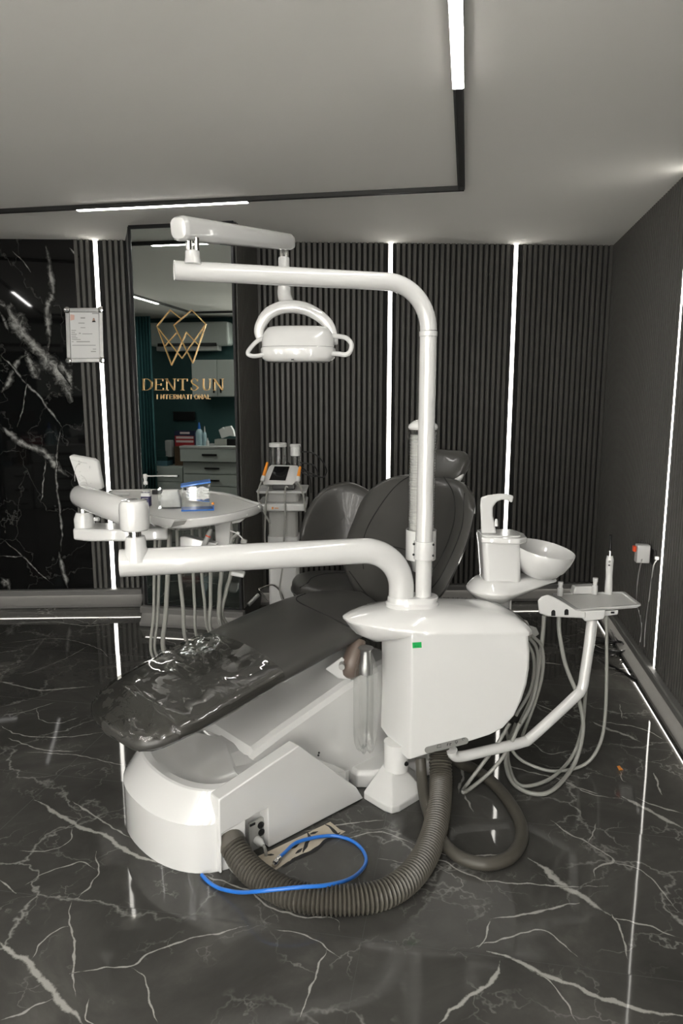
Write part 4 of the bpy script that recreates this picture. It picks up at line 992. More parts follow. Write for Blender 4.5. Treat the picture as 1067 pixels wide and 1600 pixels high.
MB().box(at(381, 846, 2.80), (.026, .02, .018), Matrix.Rotation(.3, 3, 'Y')).build('valve_body', M['greyplastic'], sy_, bevel=.004)
MB().box(at(372, 833, 2.80), (.012, .012, .010), Matrix.Rotation(.5, 3, 'Y')).build('button', M['offwhite'], sy_, bevel=.002)

# things lying on the tray
ZS = ZT_ - .0083
sb = az(229, 792, ZS)
spb = thing('spray_bottle', 'small glass spray bottle with dark label and long white nozzle', 'spray bottle', sb)
pxs = lambda y: at(229, y, sb.y).z
def sq(z, hw, hd_, r): return [sb + V((x, y, z - sb.z)) for x, y in rrect(0, 0, hw, hd_, r, 4)]
MB().loft([sq(ZS, .017, .015, .005), sq(ZS + .003, .019, .017, .006), sq(pxs(768), .019, .017, .006), sq(pxs(764), .015, .013, .007), sq(pxs(761), .009, .009, .0085), sq(pxs(756), .009, .009, .0085)]).build('bottle_glass', M['acrylic'], spb, ang=50)
lb = MB().loft([sq(pxs(790), .0196, .0176, .006), sq(pxs(770), .0196, .0176, .006)], False, False).build('bottle_label', M['navy'], spb)
MB().loft([[sb + V((x, y, z - sb.z)) for x, y in rrect(0, 0, .0199, .0179, .006, 4)] for z in (pxs(775), pxs(769.5))], False, False).build('label_band', M['paper'], lb)
tx = MB()
for i, y in enumerate((778, 781, 784, 787)):
    tx.box(V((sb.x + (-.002 if i % 2 else 0), sb.y - .0182, pxs(y))), (.026 - .004 * (i % 3), .0008, .0022))
tx.build('label_text', M['palegrey'], lb)
MB().lathe([(.0095, pxs(757)), (.0095, pxs(753)), (.007, pxs(752)), (.007, pxs(748)), (.0095, pxs(747)), (.0095, pxs(741.5)), (.005, pxs(740.5))], (sb.x, sb.y, 0), n=18).build('pump', M['offwhite'], spb)
MB().tube([V((sb.x, sb.y, pxs(744))), at(254, 743.5, sb.y - .02), at(277, 744, sb.y - .03)], [.0025, .0025, .004], 10, 1).build('nozzle', M['offwhite'], spb)
dk = az(246, 772, ZS)
tag(MB().box(dk + V((0, 0, .011)), (.05, .03, .02), rotz(.2)).build('dark_case', M['black'], bevel=.003), 'small black case lying behind the clear gauze box on the tray', 'case')
# clear box of gauze
gb = az(268, 793, ZS); gz = lambda y: at(268, y, gb.y).z
gt = thing('gauze_box', 'open clear box full of white gauze on the tray', 'box', gb)
gh = gz(763) - ZS
def ring4(c, hx, hy, z, a): 
    R_m = rotz(a); return [c + R_m @ V((x, y, 0)) + V((0, 0, z)) for x, y in ((-hx, -hy), (hx, -hy), (hx, hy), (-hx, hy))]
bsh = MB()
def gl(x, y, z): return gb + rotz(.1) @ V((x, y, 0)) + V((0, 0, z))
for (x0, y0), (x1, y1), nn in (((-.05, -.036), (.05, -.036), (0, .002, 0)), ((-.05, .036), (.05, .036), (0, -.002, 0)), ((-.05, -.036), (-.05, .036), (.002, 0, 0)), ((.05, -.036), (.05, .036), (-.002, 0, 0))):
    bsh.prism([gl(x0, y0, 0), gl(x1, y1, 0), gl(x1, y1, gh), gl(x0, y0, gh)], rotz(.1) @ V(nn))
bsh.prism([gl(-.05, -.036, 0), gl(.05, -.036, 0), gl(.05, .036, 0), gl(-.05, .036, 0)], (0, 0, .003)).build('box_shell', M['acrylic'], gt)
from mathutils import noise as NZ
gm = []
for i in range(9):
    z = .006 + (gh - .004) * i / 8 * .9; q = []
    for x, y in rrect(0, 0, .042, .029, .008, 4):
        j = 1 + .10 * NZ.noise(V((x * 60, y * 60, i * 3.3))) - (.25 * (i / 8) ** 3)
        q.append(gb + rotz(.1) @ V((x * j, y * j, 0)) + V((0, 0, z + .01 * NZ.noise(V((x * 30, y * 30, 5.))) * i / 8)))
    gm.append(q)
MB().loft(gm).build('gauze', M['cotton'], gt, ang=30)
# cotton roll dispenser, blue and clear
db_ = az(307, 796, ZS); ang = radians(12); Rm = rotz(ang)
dz = lambda y: at(307, y, db_.y).z
dp = thing('cotton_dispenser', 'blue and clear cotton roll dispenser with tilted blue lid', 'dispenser', db_)
hx, hy = .058, .042; ht = dz(757) - ZS
lo = lambda x, y, z: db_ + Rm @ V((x, y, 0)) + V((0, 0, z))
def panel(pts): return pts
sh = MB()
for pts, nn in (([(-hx, -hy, 0), (hx, -hy, 0), (hx, -hy, ht), (-hx, -hy, ht * .93)], (0, .0025, 0)), ([(-hx, hy, 0), (hx, hy, 0), (hx, hy, ht), (-hx, hy, ht * .93)], (0, -.0025, 0)),
                ([(-hx, -hy, 0), (-hx, hy, 0), (-hx, hy, ht * .93), (-hx, -hy, ht * .93)], (.0025, 0, 0)), ([(hx, -hy, 0), (hx, hy, 0), (hx, hy, ht), (hx, -hy, ht)], (-.0025, 0, 0))):
    sh.prism([lo(*p) for p in pts], Rm @ V(nn))
sh.build('clear_case', M['acrylic'], dp)
MB().prism([lo(-hx - .004, -hy - .003, .0), lo(hx + .012, -hy - .003, 0), lo(hx + .012, hy + .003, 0), lo(-hx - .004, hy + .003, 0)], (0, 0, .006)).build('base', M['blue'], dp, bevel=.001)
MB().prism([lo(hx + .010, -hy, 0), lo(hx + .014, -hy, 0), lo(hx + .014, hy, 0), lo(hx + .010, hy, 0)], (0, 0, .018)).build('base_lip', M['blue'], dp)
MB().prism([lo(-hx - .003, -hy - .003, ht * .94), lo(hx + .003, -hy - .003, ht * 1.10), lo(hx + .003, hy + .003, ht * 1.10), lo(-hx - .003, hy + .003, ht * .94)], (0, 0, .007)).build('lid', M['blue'], dp, bevel=.001)
chute = [(-.034, ht * .88), (-.030, ht * .62), (-.018, ht * .48), (.02, ht * .40), (hx - .004, ht * .36)]
ct = MB(); cpts = catmull([V((x, 0, z)) for x, z in chute], 6)
ct.loft([[lo(p.x, -hy + .004, p.z) for p in cpts], [lo(p.x, hy - .004, p.z) for p in cpts], [lo(p.x, hy - .004, p.z - .003) for p in cpts], [lo(p.x, -hy + .004, p.z - .003) for p in cpts]], False, False, False)
ct.loft([[lo(p.x, -hy + .004, p.z - .003) for p in cpts], [lo(p.x, -hy + .004, p.z) for p in cpts]], False, False, False)
ct.build('chute', M['blue'], dp)
for x, z, mt_ in ((-hx + .016, ht * .88, 'black'), (hx + .010, ht * .28, 'orange')):
    MB().lathe([(.005, 0), (.006, .003), (.004, .007)], lo(x, -hy - .001, z), (0, -1, 0), 14).build('knob', M[mt_], dp)
# cotton rolls
cr = MB().lathe([(.0035, -.0155), (.0052, -.0145), (.0055, 0), (.0052, .0145), (.0035, .0155)], (0, 0, 0), (1, 0, 0), 12).build('cotton_roll', M['cotton'], origin=(0, 0, 0))
spots = []
for row in range(6):
    zb_ = ht * (.47 + .075 * row); x0 = -.026 + (.010 if row == 0 else 0)
    for k in range(5):
        spots.append((x0 + .019 * k + random.uniform(-.002, .002), -hy + .012 + random.uniform(-.001, .003) + .012 * (k % 2) * 0, zb_ + random.uniform(-.002, .002)))
for i, (x, y, z) in enumerate(spots):
    o = cr if i == 0 else cr.copy()
    if i: COL.objects.link(o)
    if z < ht * .44 + .0055: z = ht * .44 + .0055
    o.location = lo(min(x, hx - .020), y, z); o.rotation_euler = (0, random.uniform(-.5, .5), ang + random.uniform(-.35, .35)); WL[o.name] = o.location.copy()
    tag(o, 'white cotton roll heaped inside the blue and clear dispenser', 'cotton roll', 'cotton rolls in the dispenser')

# ------------------------------------------------------------------ assistant's tray on a bent arm
AY = 2.75
ast = thing('assistant_tray', 'small white side tray with grey mat on a bent arm below the spittoon', 'side tray', (at(712, 1182, 2.55).x, 2.55, .25))
MB().tube([at(706, 1172, 2.55), at(708, 1179, 2.555), at(720, 1182, 2.565), at(765, 1172, 2.60), at(815, 1160, 2.635), at(832, 1150, 2.65), at(895, 1092, 2.71), at(909, 1076, 2.73), at(914, 1050, 2.74), at(920, 1010, 2.75), at(925, 968, 2.76)], .0215, 20, 6).build('bent_arm', M['white'], ast)
za = .700
tc4 = [az(861, 927, za), az(899, 953.5, za), az(1003, 945.5, za), az(976, 924.5, za)]
cT = sum(tc4, V((0, 0, 0))) / 4
def rounded(poly, k, r=.14):
    poly = [cT + (p - cT) * k for p in poly]; out = []
    for i, p in enumerate(poly):
        a, b = poly[i - 1], poly[(i + 1) % len(poly)]
        for t in range(5):
            q = t / 4; A_ = p.lerp(a, r * .5 * (1 - q)); B_ = p.lerp(b, r * .5 * q); out.append(A_.lerp(B_, q))
    return out
rz = lambda k, z: [p + V((0, 0, z)) for p in rounded(tc4, k)]
MB().loft([rz(.80, -.016), rz(.95, -.012), rz(1.0, -.004), rz(.995, .002), rz(.95, .003), rz(.90, .002), rz(.88, -.0022)], True, False).build('tray_plate', M['white'], ast, ang=40)
MB().loft([rz(.885, -.0020), rz(.02, -.0020)], False, True).build('tray_mat', M['trayMat'], ast)
rb_ = [az(889, 925, za), az(896, 929, za), az(929, 928, za), az(928, 922, za)]
hz = at(905, 916, rb_[0].y).z - za
MB().loft([rb_, [p.lerp(sum(rb_, V((0, 0, 0))) / 4, .16) + V((0, 0, .034)) for p in rb_]]).build('raised_block', M['white'], ast, bevel=.004, ang=25)
hk = [(840, 938), (846, 932), (856, 929), (868, 934), (882, 942), (899, 953), (915, 956), (915, 966), (888, 965), (856, 963), (842, 958)]
hbk = MB().loft([[at(x, y, 2.70) for x, y in hk], [at(x, y, 2.80) for x, y in hk]]).build('holder_block', M['white'], ast, bevel=.006, ang=28)
for x, y in ((864.5, 957.5), (885, 956)):
    pt = [at(x - 3.2, y + 5, 2.698), at(x - 3.2, y - 1, 2.698), at(x - 2, y - 3.5, 2.698), at(x + 1, y - 4.5, 2.698), at(x + 3.2, y - 2.5, 2.698), at(x + 3.2, y + 5, 2.698)]
    MB().prism(pt, (0, .004, 0)).build('holder_slot', M['black'], hbk)
ub = [(898, 955), (946, 953), (945, 962), (943, 967), (938, 968), (914, 971), (910, 966), (898, 964)]
MB().loft([[at(x, y, 2.705) for x, y in ub], [at(x, y, 2.83) for x, y in ub]]).build('arm_bracket', M['white'], ast, bevel=.005, ang=28)
u2 = [(942, 955), (966, 953), (965, 960), (942, 963)]
u2o = MB().loft([[at(x, y, 2.74) for x, y in u2], [at(x, y, 2.83) for x, y in u2]]).build('side_holder', M['white'], ast, bevel=.003)
MB().box(at(957, 957, 2.739), (.014, .003, .008)).build('holder_slot', M['black'], u2o)
for x, y0, y1, Yq in ((875, 927, 909, 2.90), (929, 925, 903, 2.95)):
    o = at(x, y0, Yq); h = at(x, y1, Yq).z - o.z
    MB().lathe([(.012, -.01), (.012, h * .45), (.009, h * .5), (.009, h * .72), (.011, h * .74), (.011, h), (.0, h)], o, n=18).build('suction_tip', M['offwhite'], ast)
AH = [([(850, 962), (848, 990), (842, 1040), (830, 1100), (798, 1158), (790, 1192), (802, 1224), (832, 1240), (864, 1234), (897, 1194), (911, 1140), (904, 1092), (884, 1040), (874, 990), (873, 962)], .0085, 2.74),
      ([(806, 1130), (795, 1160), (794, 1190), (806, 1222), (828, 1228), (864, 1214), (894, 1182), (909, 1140), (914, 1092), (918, 1040), (921, 985)], .0075, 2.81),
      ([(947, 962), (948, 1020), (946, 1110), (938, 1160), (914, 1194), (866, 1205), (822, 1192), (800, 1172), (790, 1140)], .0068, 2.75),
      ([(812, 1130), (794, 1170), (768, 1204), (735, 1232), (723, 1238), (728, 1228), (752, 1196), (776, 1164), (796, 1130)], .0075, 2.62)]
ZM = .012
for pl, r, Y in AH:
    pts = []
    for i, (x, y) in enumerate(pl):
        q = at(x, y, Y)
        if q.z < r + .002: q = az(x, y, r + .002)
        pts.append(q)
    MB().tube(pts, r, 12, 8).build('suction_hose', M['hose'], ast)
# curing light standing behind
c0_, c1_ = at(950, 935, 2.97), at(953, 868, 2.97)
cu = thing('curing_light', 'white curing light with black tip standing behind the side tray', 'curing light', c0_)
sc_ = c1_ - c0_
MB().tube([c0_ + V((0, 0, -.03)), c0_ + sc_ * .25, c0_ + sc_ * .5, c0_ + sc_ * .72, c0_ + sc_ * .9, c1_], [.0155, .0165, .0145, .0155, .0165, .012], 20, 5).build('body', M['white'], cu)
MB().tube([at(953, 869, 2.97), at(953.3, 860, 2.97)], [.011, .009], 18).build('collar', M['chrome'], cu)
MB().tube([at(953.3, 861, 2.97), at(954, 848, 2.97), at(954.2, 836, 2.965)], [.0065, .0062, .007], 14, 5).build('light_tip', M['black'], cu)
MB().tube([at(952, 879, 2.951), at(952.3, 876, 2.951)], .004, 10).build('button', M['greyplastic'], cu)
MB().tube([at(951.5, 884, 2.951), at(951.6, 882.5, 2.951)], .003, 10).build('button', M['black'], cu)
# ------------------------------------------------------------------ hoses and cables on the floor
def corr(path, r, pitch, amp, n=22):
    pts = resample(catmull(path, 14), pitch / 4); rs = [r + amp * (1, .35, -1, .35)[i % 4] for i in range(len(pts))]
    return pts, rs
HR = .040
hp_ = [pw(357, 1310, .262), az(368, 1328, .075), az(390, 1358, .050), az(425, 1384, HR), az(470, 1402, HR), az(530, 1407, HR), az(590, 1400, HR), az(632, 1378, HR), az(660, 1345, HR), az(677, 1304, .046), az(685, 1265, .062), at(688.5, 1225, 2.49), at(688, 1190, 2.56), at(687, 1165, 2.59)]
hose = thing('corrugated_hose', 'thick grey corrugated hose curving from the pedestal up to the water unit', 'hose', az(530, 1420, 0))
pts, rs = corr(hp_, HR, .0128, .0050)
hm = MB().tube(pts, rs, 22); hm.m = [1 if (k // 22) % 4 in (1, 2) and k < (len(pts) - 1) * 22 else 0 for k in range(len(hm.f))]  # groove faces take a darker colour, painting the shade between ribs
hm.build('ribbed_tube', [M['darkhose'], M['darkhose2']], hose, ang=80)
d0 = (pts[8] - pts[0]).normalized()
MB().lathe([(.038, -.03), (.044, -.02), (.046, .0), (.046, .030), (.041, .034)], pts[0], d0, 26).build('cuff', M['darkhose'], hose)
sh_ = [at(657, 1185, 2.54), at(659, 1215, 2.50), az(664, 1250, .07), az(675, 1285, .045), az(694, 1318, .03), az(722, 1341, .022), az(760, 1350, .022), az(795, 1340, .022), az(813, 1316, .022), az(814, 1290, .022), az(800, 1260, .022), az(772, 1225, .022), az(742, 1203, .03), at(716, 1190, 2.62), at(704, 1178, 2.64), at(700, 1165, 2.65)]
pp_ = resample(catmull(sh_, 12), .0028)
o = MB().tube(pp_, [.0205 + (.0006 if i % 2 else -.0006) + .002 * min(1, i / len(pp_) * 2) for i in range(len(pp_))], 18).build('vacuum_hose', M['darkhose2'], ang=80)
tag(o, 'dark smooth suction hose looping on the floor under the water unit', 'hose')
bc_ = [az(315, 1367, .007), az(326, 1378, .006), az(343, 1388, .008), az(372, 1394, .03), az(400, 1393, .075), az(430, 1390, .092), az(470, 1386, .096), az(510, 1383, .084), az(545, 1374, .05), az(566, 1358, .012), az(572, 1342, .006), az(564, 1325, .006), az(546, 1312, .006), az(520, 1306, .007), az(490, 1309, .012), az(462, 1317, .016), az(446, 1331, .016), az(436, 1340, .016)]
bl = thing('blue_cable', 'bright blue air tube lying across the corrugated hose', 'cable', az(470, 1386, .0))
MB().tube(bc_, .0062, 12, 8).build('tube', M['blue'], bl)
a_, b_ = az(437, 1339, .016), az(427, 1352, .012); dd = (b_ - a_)
MB().lathe([(.0075, 0), (.009, .004), (.009, dd.length * .35), (.0075, dd.length * .4), (.0095, dd.length * .5), (.0095, dd.length * .8), (.006, dd.length * .85), (.006, dd.length)], a_, dd, 14).build('connector', M['chrome'], bl)

# coil of black cable and the lead along the skirting
cc = az(948, 1016, 0); rad = .085
cpts = []
for k in range(61):
    a = 2 * pi * k / 15; rr = rad * (1 + .13 * sin(k * .9)); cpts.append(cc + V((rr * 1.15 * cos(a), rr * 1.3 * sin(a), .008 + .010 * (k // 15) + .004 * sin(k * 1.7))))
cpts = [az(936, 962, .02), az(946, 972, .02), az(955, 985, .03), az(964, 1000, .045)] + list(reversed(cpts)) 
o = MB().tube(cpts, .0055, 8, 4).build('cable_coil', M['cable']); tag(o, 'coil of black cable on the floor by the right skirting', 'cable')
lp = [(936, 1028), (948, 1036), (965, 1045), (985, 1057), (1005, 1070), (1022, 1086), (1040, 1100), (1052, 1118), (1060, 1138), (1072, 1160)]
o = MB().tube([az(x, y, .006) for x, y in lp], .006, 8, 8).build('floor_cable', M['cable']); tag(o, 'black cable lying along the floor beside the right skirting', 'cable')
o = MB().loft([[az(968, 1200, .003) + V((x, y, 0)) for x, y in ((-.010, -.020), (.010, -.016), (.008, .020), (-.006, .016))], [az(968, 1200, .012) + V((x, y, 0)) for x, y in ((-.004, -.012), (.006, -.010), (.005, .012), (-.003, .010))]]).build('orange_scrap', M['orange'])
tag(o, 'tiny orange scrap lying on the marble floor', 'scrap')

# socket, charger and leads on the right wall
rw = lambda x, y, off=.016: onp(x, y, CR + RN * off, RN)
so = thing('wall_socket', 'black socket frame on the right slat wall behind a white charger', 'socket', rw(1012, 868))
FR = frame(RD, RN, V((0, 0, 1)))
MB().box(rw(1012, 864, .018), (.30, .010, .088), FR).build('plate', M['black'], so, bevel=.003)
for x in (1000, 1012, 1024): MB().lathe([(.020, 0), (.020, .003), (.016, .003), (.015, .001), (0, .001)], rw(x, 865, .0235), RN, 20).build('socket_insert', M['darkframe'], so)
chg = thing('charger', 'white plug-in charger with red tab in the right wall socket', 'charger', rw(1004, 864, .05))
FT = FR
MB().loft([[rw(1014.5, 865, .03) + RN * o_ + RD * x + V((0, 0, y)) for x, y in rrect(0, 0, .030, .050, .010, 4)] for o_ in (.004, .012, .062, .070)]).build('body', M['offwhite'], chg, bevel=.003)
MB().box(rw(1014.5, 858, .03) + RN * .078, (.030, .016, .030), FT).build('tab', M['red'], chg, bevel=.003)
ld = [rw(1003, 874, .08), rw(998, 895, .04), rw(995.5, 920, .02), rw(996, 945, .02), rw(1001, 965, .02), rw(1003, 985, .02), rw(1000, 1003, .022)]
MB().tube(ld, .0035, 8, 8).build('lead', M['offwhite'], chg)
pz2 = thing('power_lead', 'thin white lead plugged into the socket nearest the light strip', 'cable', rw(1026, 874, .03))
MB().box(rw(1026, 872, .035), (.018, .022, .018), FR).build('plug', M['offwhite'], pz2, bevel=.004)
MB().tube([rw(1026, 874, .045), rw(1021, 884, .045), rw(1018, 905, .02), rw(1015, 930, .02), rw(1011, 960, .02), rw(1008, 985, .02), rw(1007, 1011, .022)], .0035, 8, 8).build('lead', M['offwhite'], pz2)

# ------------------------------------------------------------------ operator's stool
SY_ = 3.72
st_ = thing('operator_stool', 'grey leather stool with rounded back between trolley and dental chair', 'stool', V((at(545, 900, 3.55).x, 3.55, 0)))
bo = [(470, 838), (474, 812), (486, 785), (505, 764), (525, 756), (543, 753.5), (560, 758), (576, 766), (588, 778), (600, 800), (606, 825), (604, 848), (590, 862), (480, 862), (472, 852)]
bo3 = catmull([at(x, y, SY_) for x, y in bo], 4, True); bc3 = sum(bo3, V((0, 0, 0))) / len(bo3)
def bk(k, dy, bow=.10):
    return [V((bc3.x + (p.x - bc3.x) * k, SY_ + dy - bow * (((p.x - bc3.x) * k) / .22) ** 2 + .12 * (p.z - bc3.z) * k, bc3.z + (p.z - bc3.z) * k)) for p in bo3]
MB().loft([bk(.02, -.045), bk(.4, -.045), bk(.7, -.043), bk(.88, -.038), bk(.96, -.028), bk(.995, -.010), bk(1, .005), bk(.98, .025), bk(.9, .04), bk(.5, .045), bk(.02, .045)]).build('backrest', M['leather'], st_, ang=70)
sc3 = at(548, 905, 3.50); sc3.z = .625
def seatr(k, z): return [V((sc3.x + .30 * k * sgp(cos(a), .8), 3.46 + .235 * k * sgp(sin(a), .8), z + .012 * cos(2 * a) * k * k)) for a in [2 * pi * i / 56 for i in range(56)]]
zs_ = sc3.z
stt = MB().loft([seatr(.6, zs_ - .085), seatr(.9, zs_ - .08), seatr(.98, zs_ - .065), seatr(1, zs_ - .04), seatr(.99, zs_ - .015), seatr(.95, zs_ + .002), seatr(.86, zs_ + .012), seatr(.6, zs_ + .012), seatr(.2, zs_ + .008), seatr(.02, zs_ + .008)]).build('seat', M['leather'], st_, ang=70)
MB().tube(seatr(1.003, zs_ - .045) + seatr(1.003, zs_ - .045)[:1], .003, 8).build('piping', M['stitch'], stt)
ss = lambda k, a: V((sc3.x + .30 * k * sgp(cos(a), .8), 3.46 + .235 * k * sgp(sin(a), .8), zs_ + .0125 + .012 * cos(2 * a) * k * k))
MB().tube([ss(.97, 3.75) + V((0, 0, -.012)), ss(.80, 3.65), ss(.66, 3.2), ss(.55, 2.6), ss(.55, 1.9), ss(.62, 1.3)], .0028, 8, 8).build('seam', M['seam'], stt)
MB().tube([V((sc3.x, 3.46, zs_ - .08)), V((sc3.x, 3.46, .10))], .028, 20).build('gas_lift', M['chrome'], st_)
MB().tube([V((bc3.x, SY_ + .05, bc3.z - .05)), V((bc3.x, SY_ + .06, zs_ - .06)), V((sc3.x, 3.56, zs_ - .10)), V((sc3.x, 3.46, zs_ - .10))], .016, 12, 6).build('back_support', M['black'], st_)
for k in range(5):
    a = 2 * pi * k / 5 + .3; e = V((sc3.x + .26 * cos(a), 3.46 + .26 * sin(a), .065))
    MB().tube([V((sc3.x, 3.46, .11)), e], [.022, .014], 12).build('star_leg', M['chrome'], st_)
    MB().lathe([(.022, -.014), (.026, -.010), (.026, .010), (.022, .014)], e + V((0, 0, -.038)), (sin(a), -cos(a), 0), 18).build('caster', M['black'], st_)

# ------------------------------------------------------------------ trolley with ultrasonic scaler
TY = 4.15
tz = lambda y, Y=TY: at(445, y, Y).z
txx = lambda x, Y=TY, y=800: at(x, y, Y).x
tcx = txx(443)
cart = thing('equipment_trolley', 'slim pale grey trolley column behind the stool', 'trolley', (tcx, TY, 0))
def cring(hw, hd_, z, r=.02, dx=0.): return [V((tcx + dx + x, TY + y, z)) for x, y in rrect(0, 0, hw, hd_, r, 4)]
mpx = (TY * CP + .6 * SP) / F
MB().loft([cring(23 * mpx, .075, .10), cring(23 * mpx, .075, tz(884)), cring(21.5 * mpx, .07, tz(882))]).build('lower_column', M['offwhite'], cart, ang=40)
MB().loft([cring(22 * mpx, .075, tz(882)), cring(22 * mpx, .075, tz(836)), cring(21.5 * mpx, .075, tz(800)), cring(22.5 * mpx, .08, tz(795))]).build('upper_column', M['palegrey'], cart, ang=40)
MB().loft([cring(24 * mpx, .082, tz(845)), cring(24 * mpx, .082, tz(835))]).build('column_band', M['offwhite'], cart, bevel=.003)
MB().loft([cring(24 * mpx, .085, tz(796)), cring(36 * mpx, .15, tz(792)), cring(37 * mpx, .155, tz(783)), cring(36.5 * mpx, .15, tz(781))]).build('shelf', M['offwhite'], cart, bevel=.003, ang=30)
MB().loft([cring(25 * mpx, .085, tz(782)), cring(25 * mpx, .085, tz(766))]).build('neck_block', M['palegrey'], cart, bevel=.003)
MB().loft([cring(37 * mpx, .15, tz(766)), cring(38.5 * mpx, .155, tz(762.5))]).build('top_shelf', M['offwhite'], cart, bevel=.003)
for sx in (-1, 1): MB().tube([V((tcx + sx * 35 * mpx, TY - .13, tz(783))), V((tcx + sx * 35 * mpx, TY - .13, tz(765)))], .005, 10).build('shelf_post', M['chrome'], cart)
tgl = MB().box(V((txx(430), TY - .157, tz(787.5))), (.010, .002, .012)); tgl.box(V((txx(436), TY - .157, tz(787.5))), (.022, .002, .004)); tgl.build('logo', M['orange'], cart)
for k in range(5):
    a = 2 * pi * k / 5 + 1.2; e = V((tcx + .24 * cos(a), TY + .24 * sin(a), .06))
    MB().tube([V((tcx, TY, .11)), e], [.026, .016], 12).build('star_leg', M['offwhite'], cart)
    MB().lathe([(.022, -.012), (.026, -.008), (.026, .008), (.022, .012)], e + V((0, 0, -.034)), (sin(a), -cos(a), 0), 16).build('caster', M['black'], cart)
wh = [at(419, 938, 4.0), at(405, 922, 4.0), at(410, 918, 4.02), at(426, 914, 4.05), at(438, 924, 4.06), at(443, 936, 4.06)]
MB().tube(wh, .005, 10, 6).build('wire_handle', M['chrome'], cart)
MB().tube([at(388, 945, 3.95), at(404, 929, 4.0)], .012, 12).build('push_bar', M['alu'], cart)
# the scaler
zt_ = tz(762.5)
scl = thing('ultrasonic_scaler', 'white scaler unit with dark slanted screen on the trolley', 'dental device', (tcx, TY, zt_))
bdp = lambda Y, dy=0: None
fx_ = lambda x, y, Y: at(x, y, Y)
b0_ = [fx_(411, 757, 4.02), fx_(457, 757.5, 4.02), fx_(462, 752, 4.03), fx_(469, 734, 4.12), fx_(465, 727, 4.15), fx_(424, 725.5, 4.15), fx_(420, 729, 4.13), fx_(410.5, 752, 4.03)]
MB().loft([[p + V((0, .14 - (p.y - 4.02) * .5, -.030 - max(0, p.z - b0_[0].z) * .6)) for p in b0_], b0_]).build('body', M['white'], scl, bevel=.008, ang=25)
scq = [(420.5, 751), (446, 751.5), (452.5, 730), (429, 729.5)]
ctr4 = V((0, -.002, .004))
MB().prism([fx_(x, y, 4.02 + (757 - y) * .0044) + ctr4 * .6 for x, y in scq], (0, -.0035, .002)).build('screen', M['screen'], scl)
MB().box((tcx + .01, TY - .01, zt_ + .02), (.13, .16, .035)).build('foot', M['black'], scl, bevel=.004)
def jar(cx_, y0, y1, r, lid, nm):
    c_ = at(cx_, y0, TY); zz0, zz1 = c_.z, at(cx_, y1, TY).z
    b = MB().lathe([(r * .96, zz0), (r, zz0 + .006), (r, zz1 - lid)], (c_.x, TY, 0), n=28, cap=False).build(nm, M['acrylic'], scl)
    MB().lathe([(r * 1.06, zz1 - lid), (r * 1.06, zz1 - .003), (r, zz1)], (c_.x, TY, 0), n=28).build('lid', M['offwhite'], b)
    return b, c_.x, zz0, zz1
jb, jx, j0, j1 = jar(434.5, 726, 692, 13 * mpx, .022, 'large_bottle')
MB().lathe([(13.2 * mpx, j0 + .036), (13.2 * mpx, j0 + .040)], (jx, TY, 0), n=28, cap=False).build('bottle_rim', M['clear'], jb)
MB().lathe([(12 * mpx, j0 + .002), (12 * mpx, j0 + .03)], (jx, TY, 0), n=24).build('bottle_base', M['acrylic'], jb)
jb2, jx2, k0, k1_ = jar(461.5, 727, 694, 8 * mpx, .014, 'small_bottle')
MB().lathe([(7.4 * mpx, at(461, 712, TY).z), (7.6 * mpx, at(461, 698, TY).z)], (jx2, TY, 0), n=24).build('bottle_filter', M['cotton'], jb2)
for (x0, y0, x1, y1) in ((410.5, 749, 418, 722), (465, 750, 469, 729)):
    a_, b_ = at(x0, y0, 4.02), at(x1, y1, 4.06); d_ = b_ - a_
    hq = MB().lathe([(.007, 0), (.010, d_.length * .15), (.009, d_.length * .6), (.007, d_.length * .97), (.004, d_.length)], a_, d_, 14).build('scaler_handpiece', M['orange'], scl)
    MB().lathe([(.012, -.012), (.014, .0), (.012, .02)], a_, d_, 14).build('handpiece_cradle', M['offwhite'], hq)
CB = [[(409, 752), (405, 762), (403, 775), (406, 790), (412, 800), (422, 818)], [(419, 761), (416, 775), (415, 800), (414, 840), (417, 862)], [(450, 761), (446, 763), (445.5, 790), (445, 820), (443, 855), (441, 890), (437, 918), (440, 934), (444, 940)], [(466, 753), (471, 765), (475, 780), (477, 800)]]
for pl in CB: MB().tube([at(x, y, 3.975) for x, y in pl], .0052, 10, 8).build('cord', M['hose'], scl)
bk_ = [[(446, 720), (458, 728), (474, 735), (490, 741), (503, 746), (509, 741), (510, 733), (500, 716), (486, 707), (470, 706)], [(447, 722), (462, 733), (480, 742), (494, 744), (496, 737), (488, 726), (468, 723)], [(470, 728), (480, 738), (485, 752), (486, 770)]]
for pl in bk_: MB().tube([at(x, y, 4.22) for x, y in pl], .0042, 8, 8).build('black_cord', M['black'], scl)

# ------------------------------------------------------------------ framed certificate
cq = [onp(x, y, BL + BN * .024, BN) for x, y in ((102, 481.5), (161, 481), (164, 566), (105, 567))]
co = sum(cq, V((0, 0, 0))) / 4; cxv = (cq[1] - cq[0]).normalized(); czv = (cq[0] - cq[3]).normalized(); cw, chh = (cq[1] - cq[0]).length / 2, (cq[0] - cq[3]).length / 2
crt = thing('certificate_frame', 'framed white certificate with small portrait, hung over the light strip', 'certificate', co - czv * chh)
fq = lambda x, z, o_=0.: co + cxv * x + czv * z + BN * o_
bar = .030
for (x0, z0, x1, z1) in ((-cw, chh - bar, cw, chh), (-cw, -chh, cw, -chh + bar), (-cw, -chh + bar, -cw + bar, chh - bar), (cw - bar, -chh + bar, cw, chh - bar)):
    MB().prism([fq(x0, z0), fq(x1, z0), fq(x1, z1), fq(x0, z1)], BN * .013).build('frame_bar', M['alu'], crt, bevel=.004, seg=2)
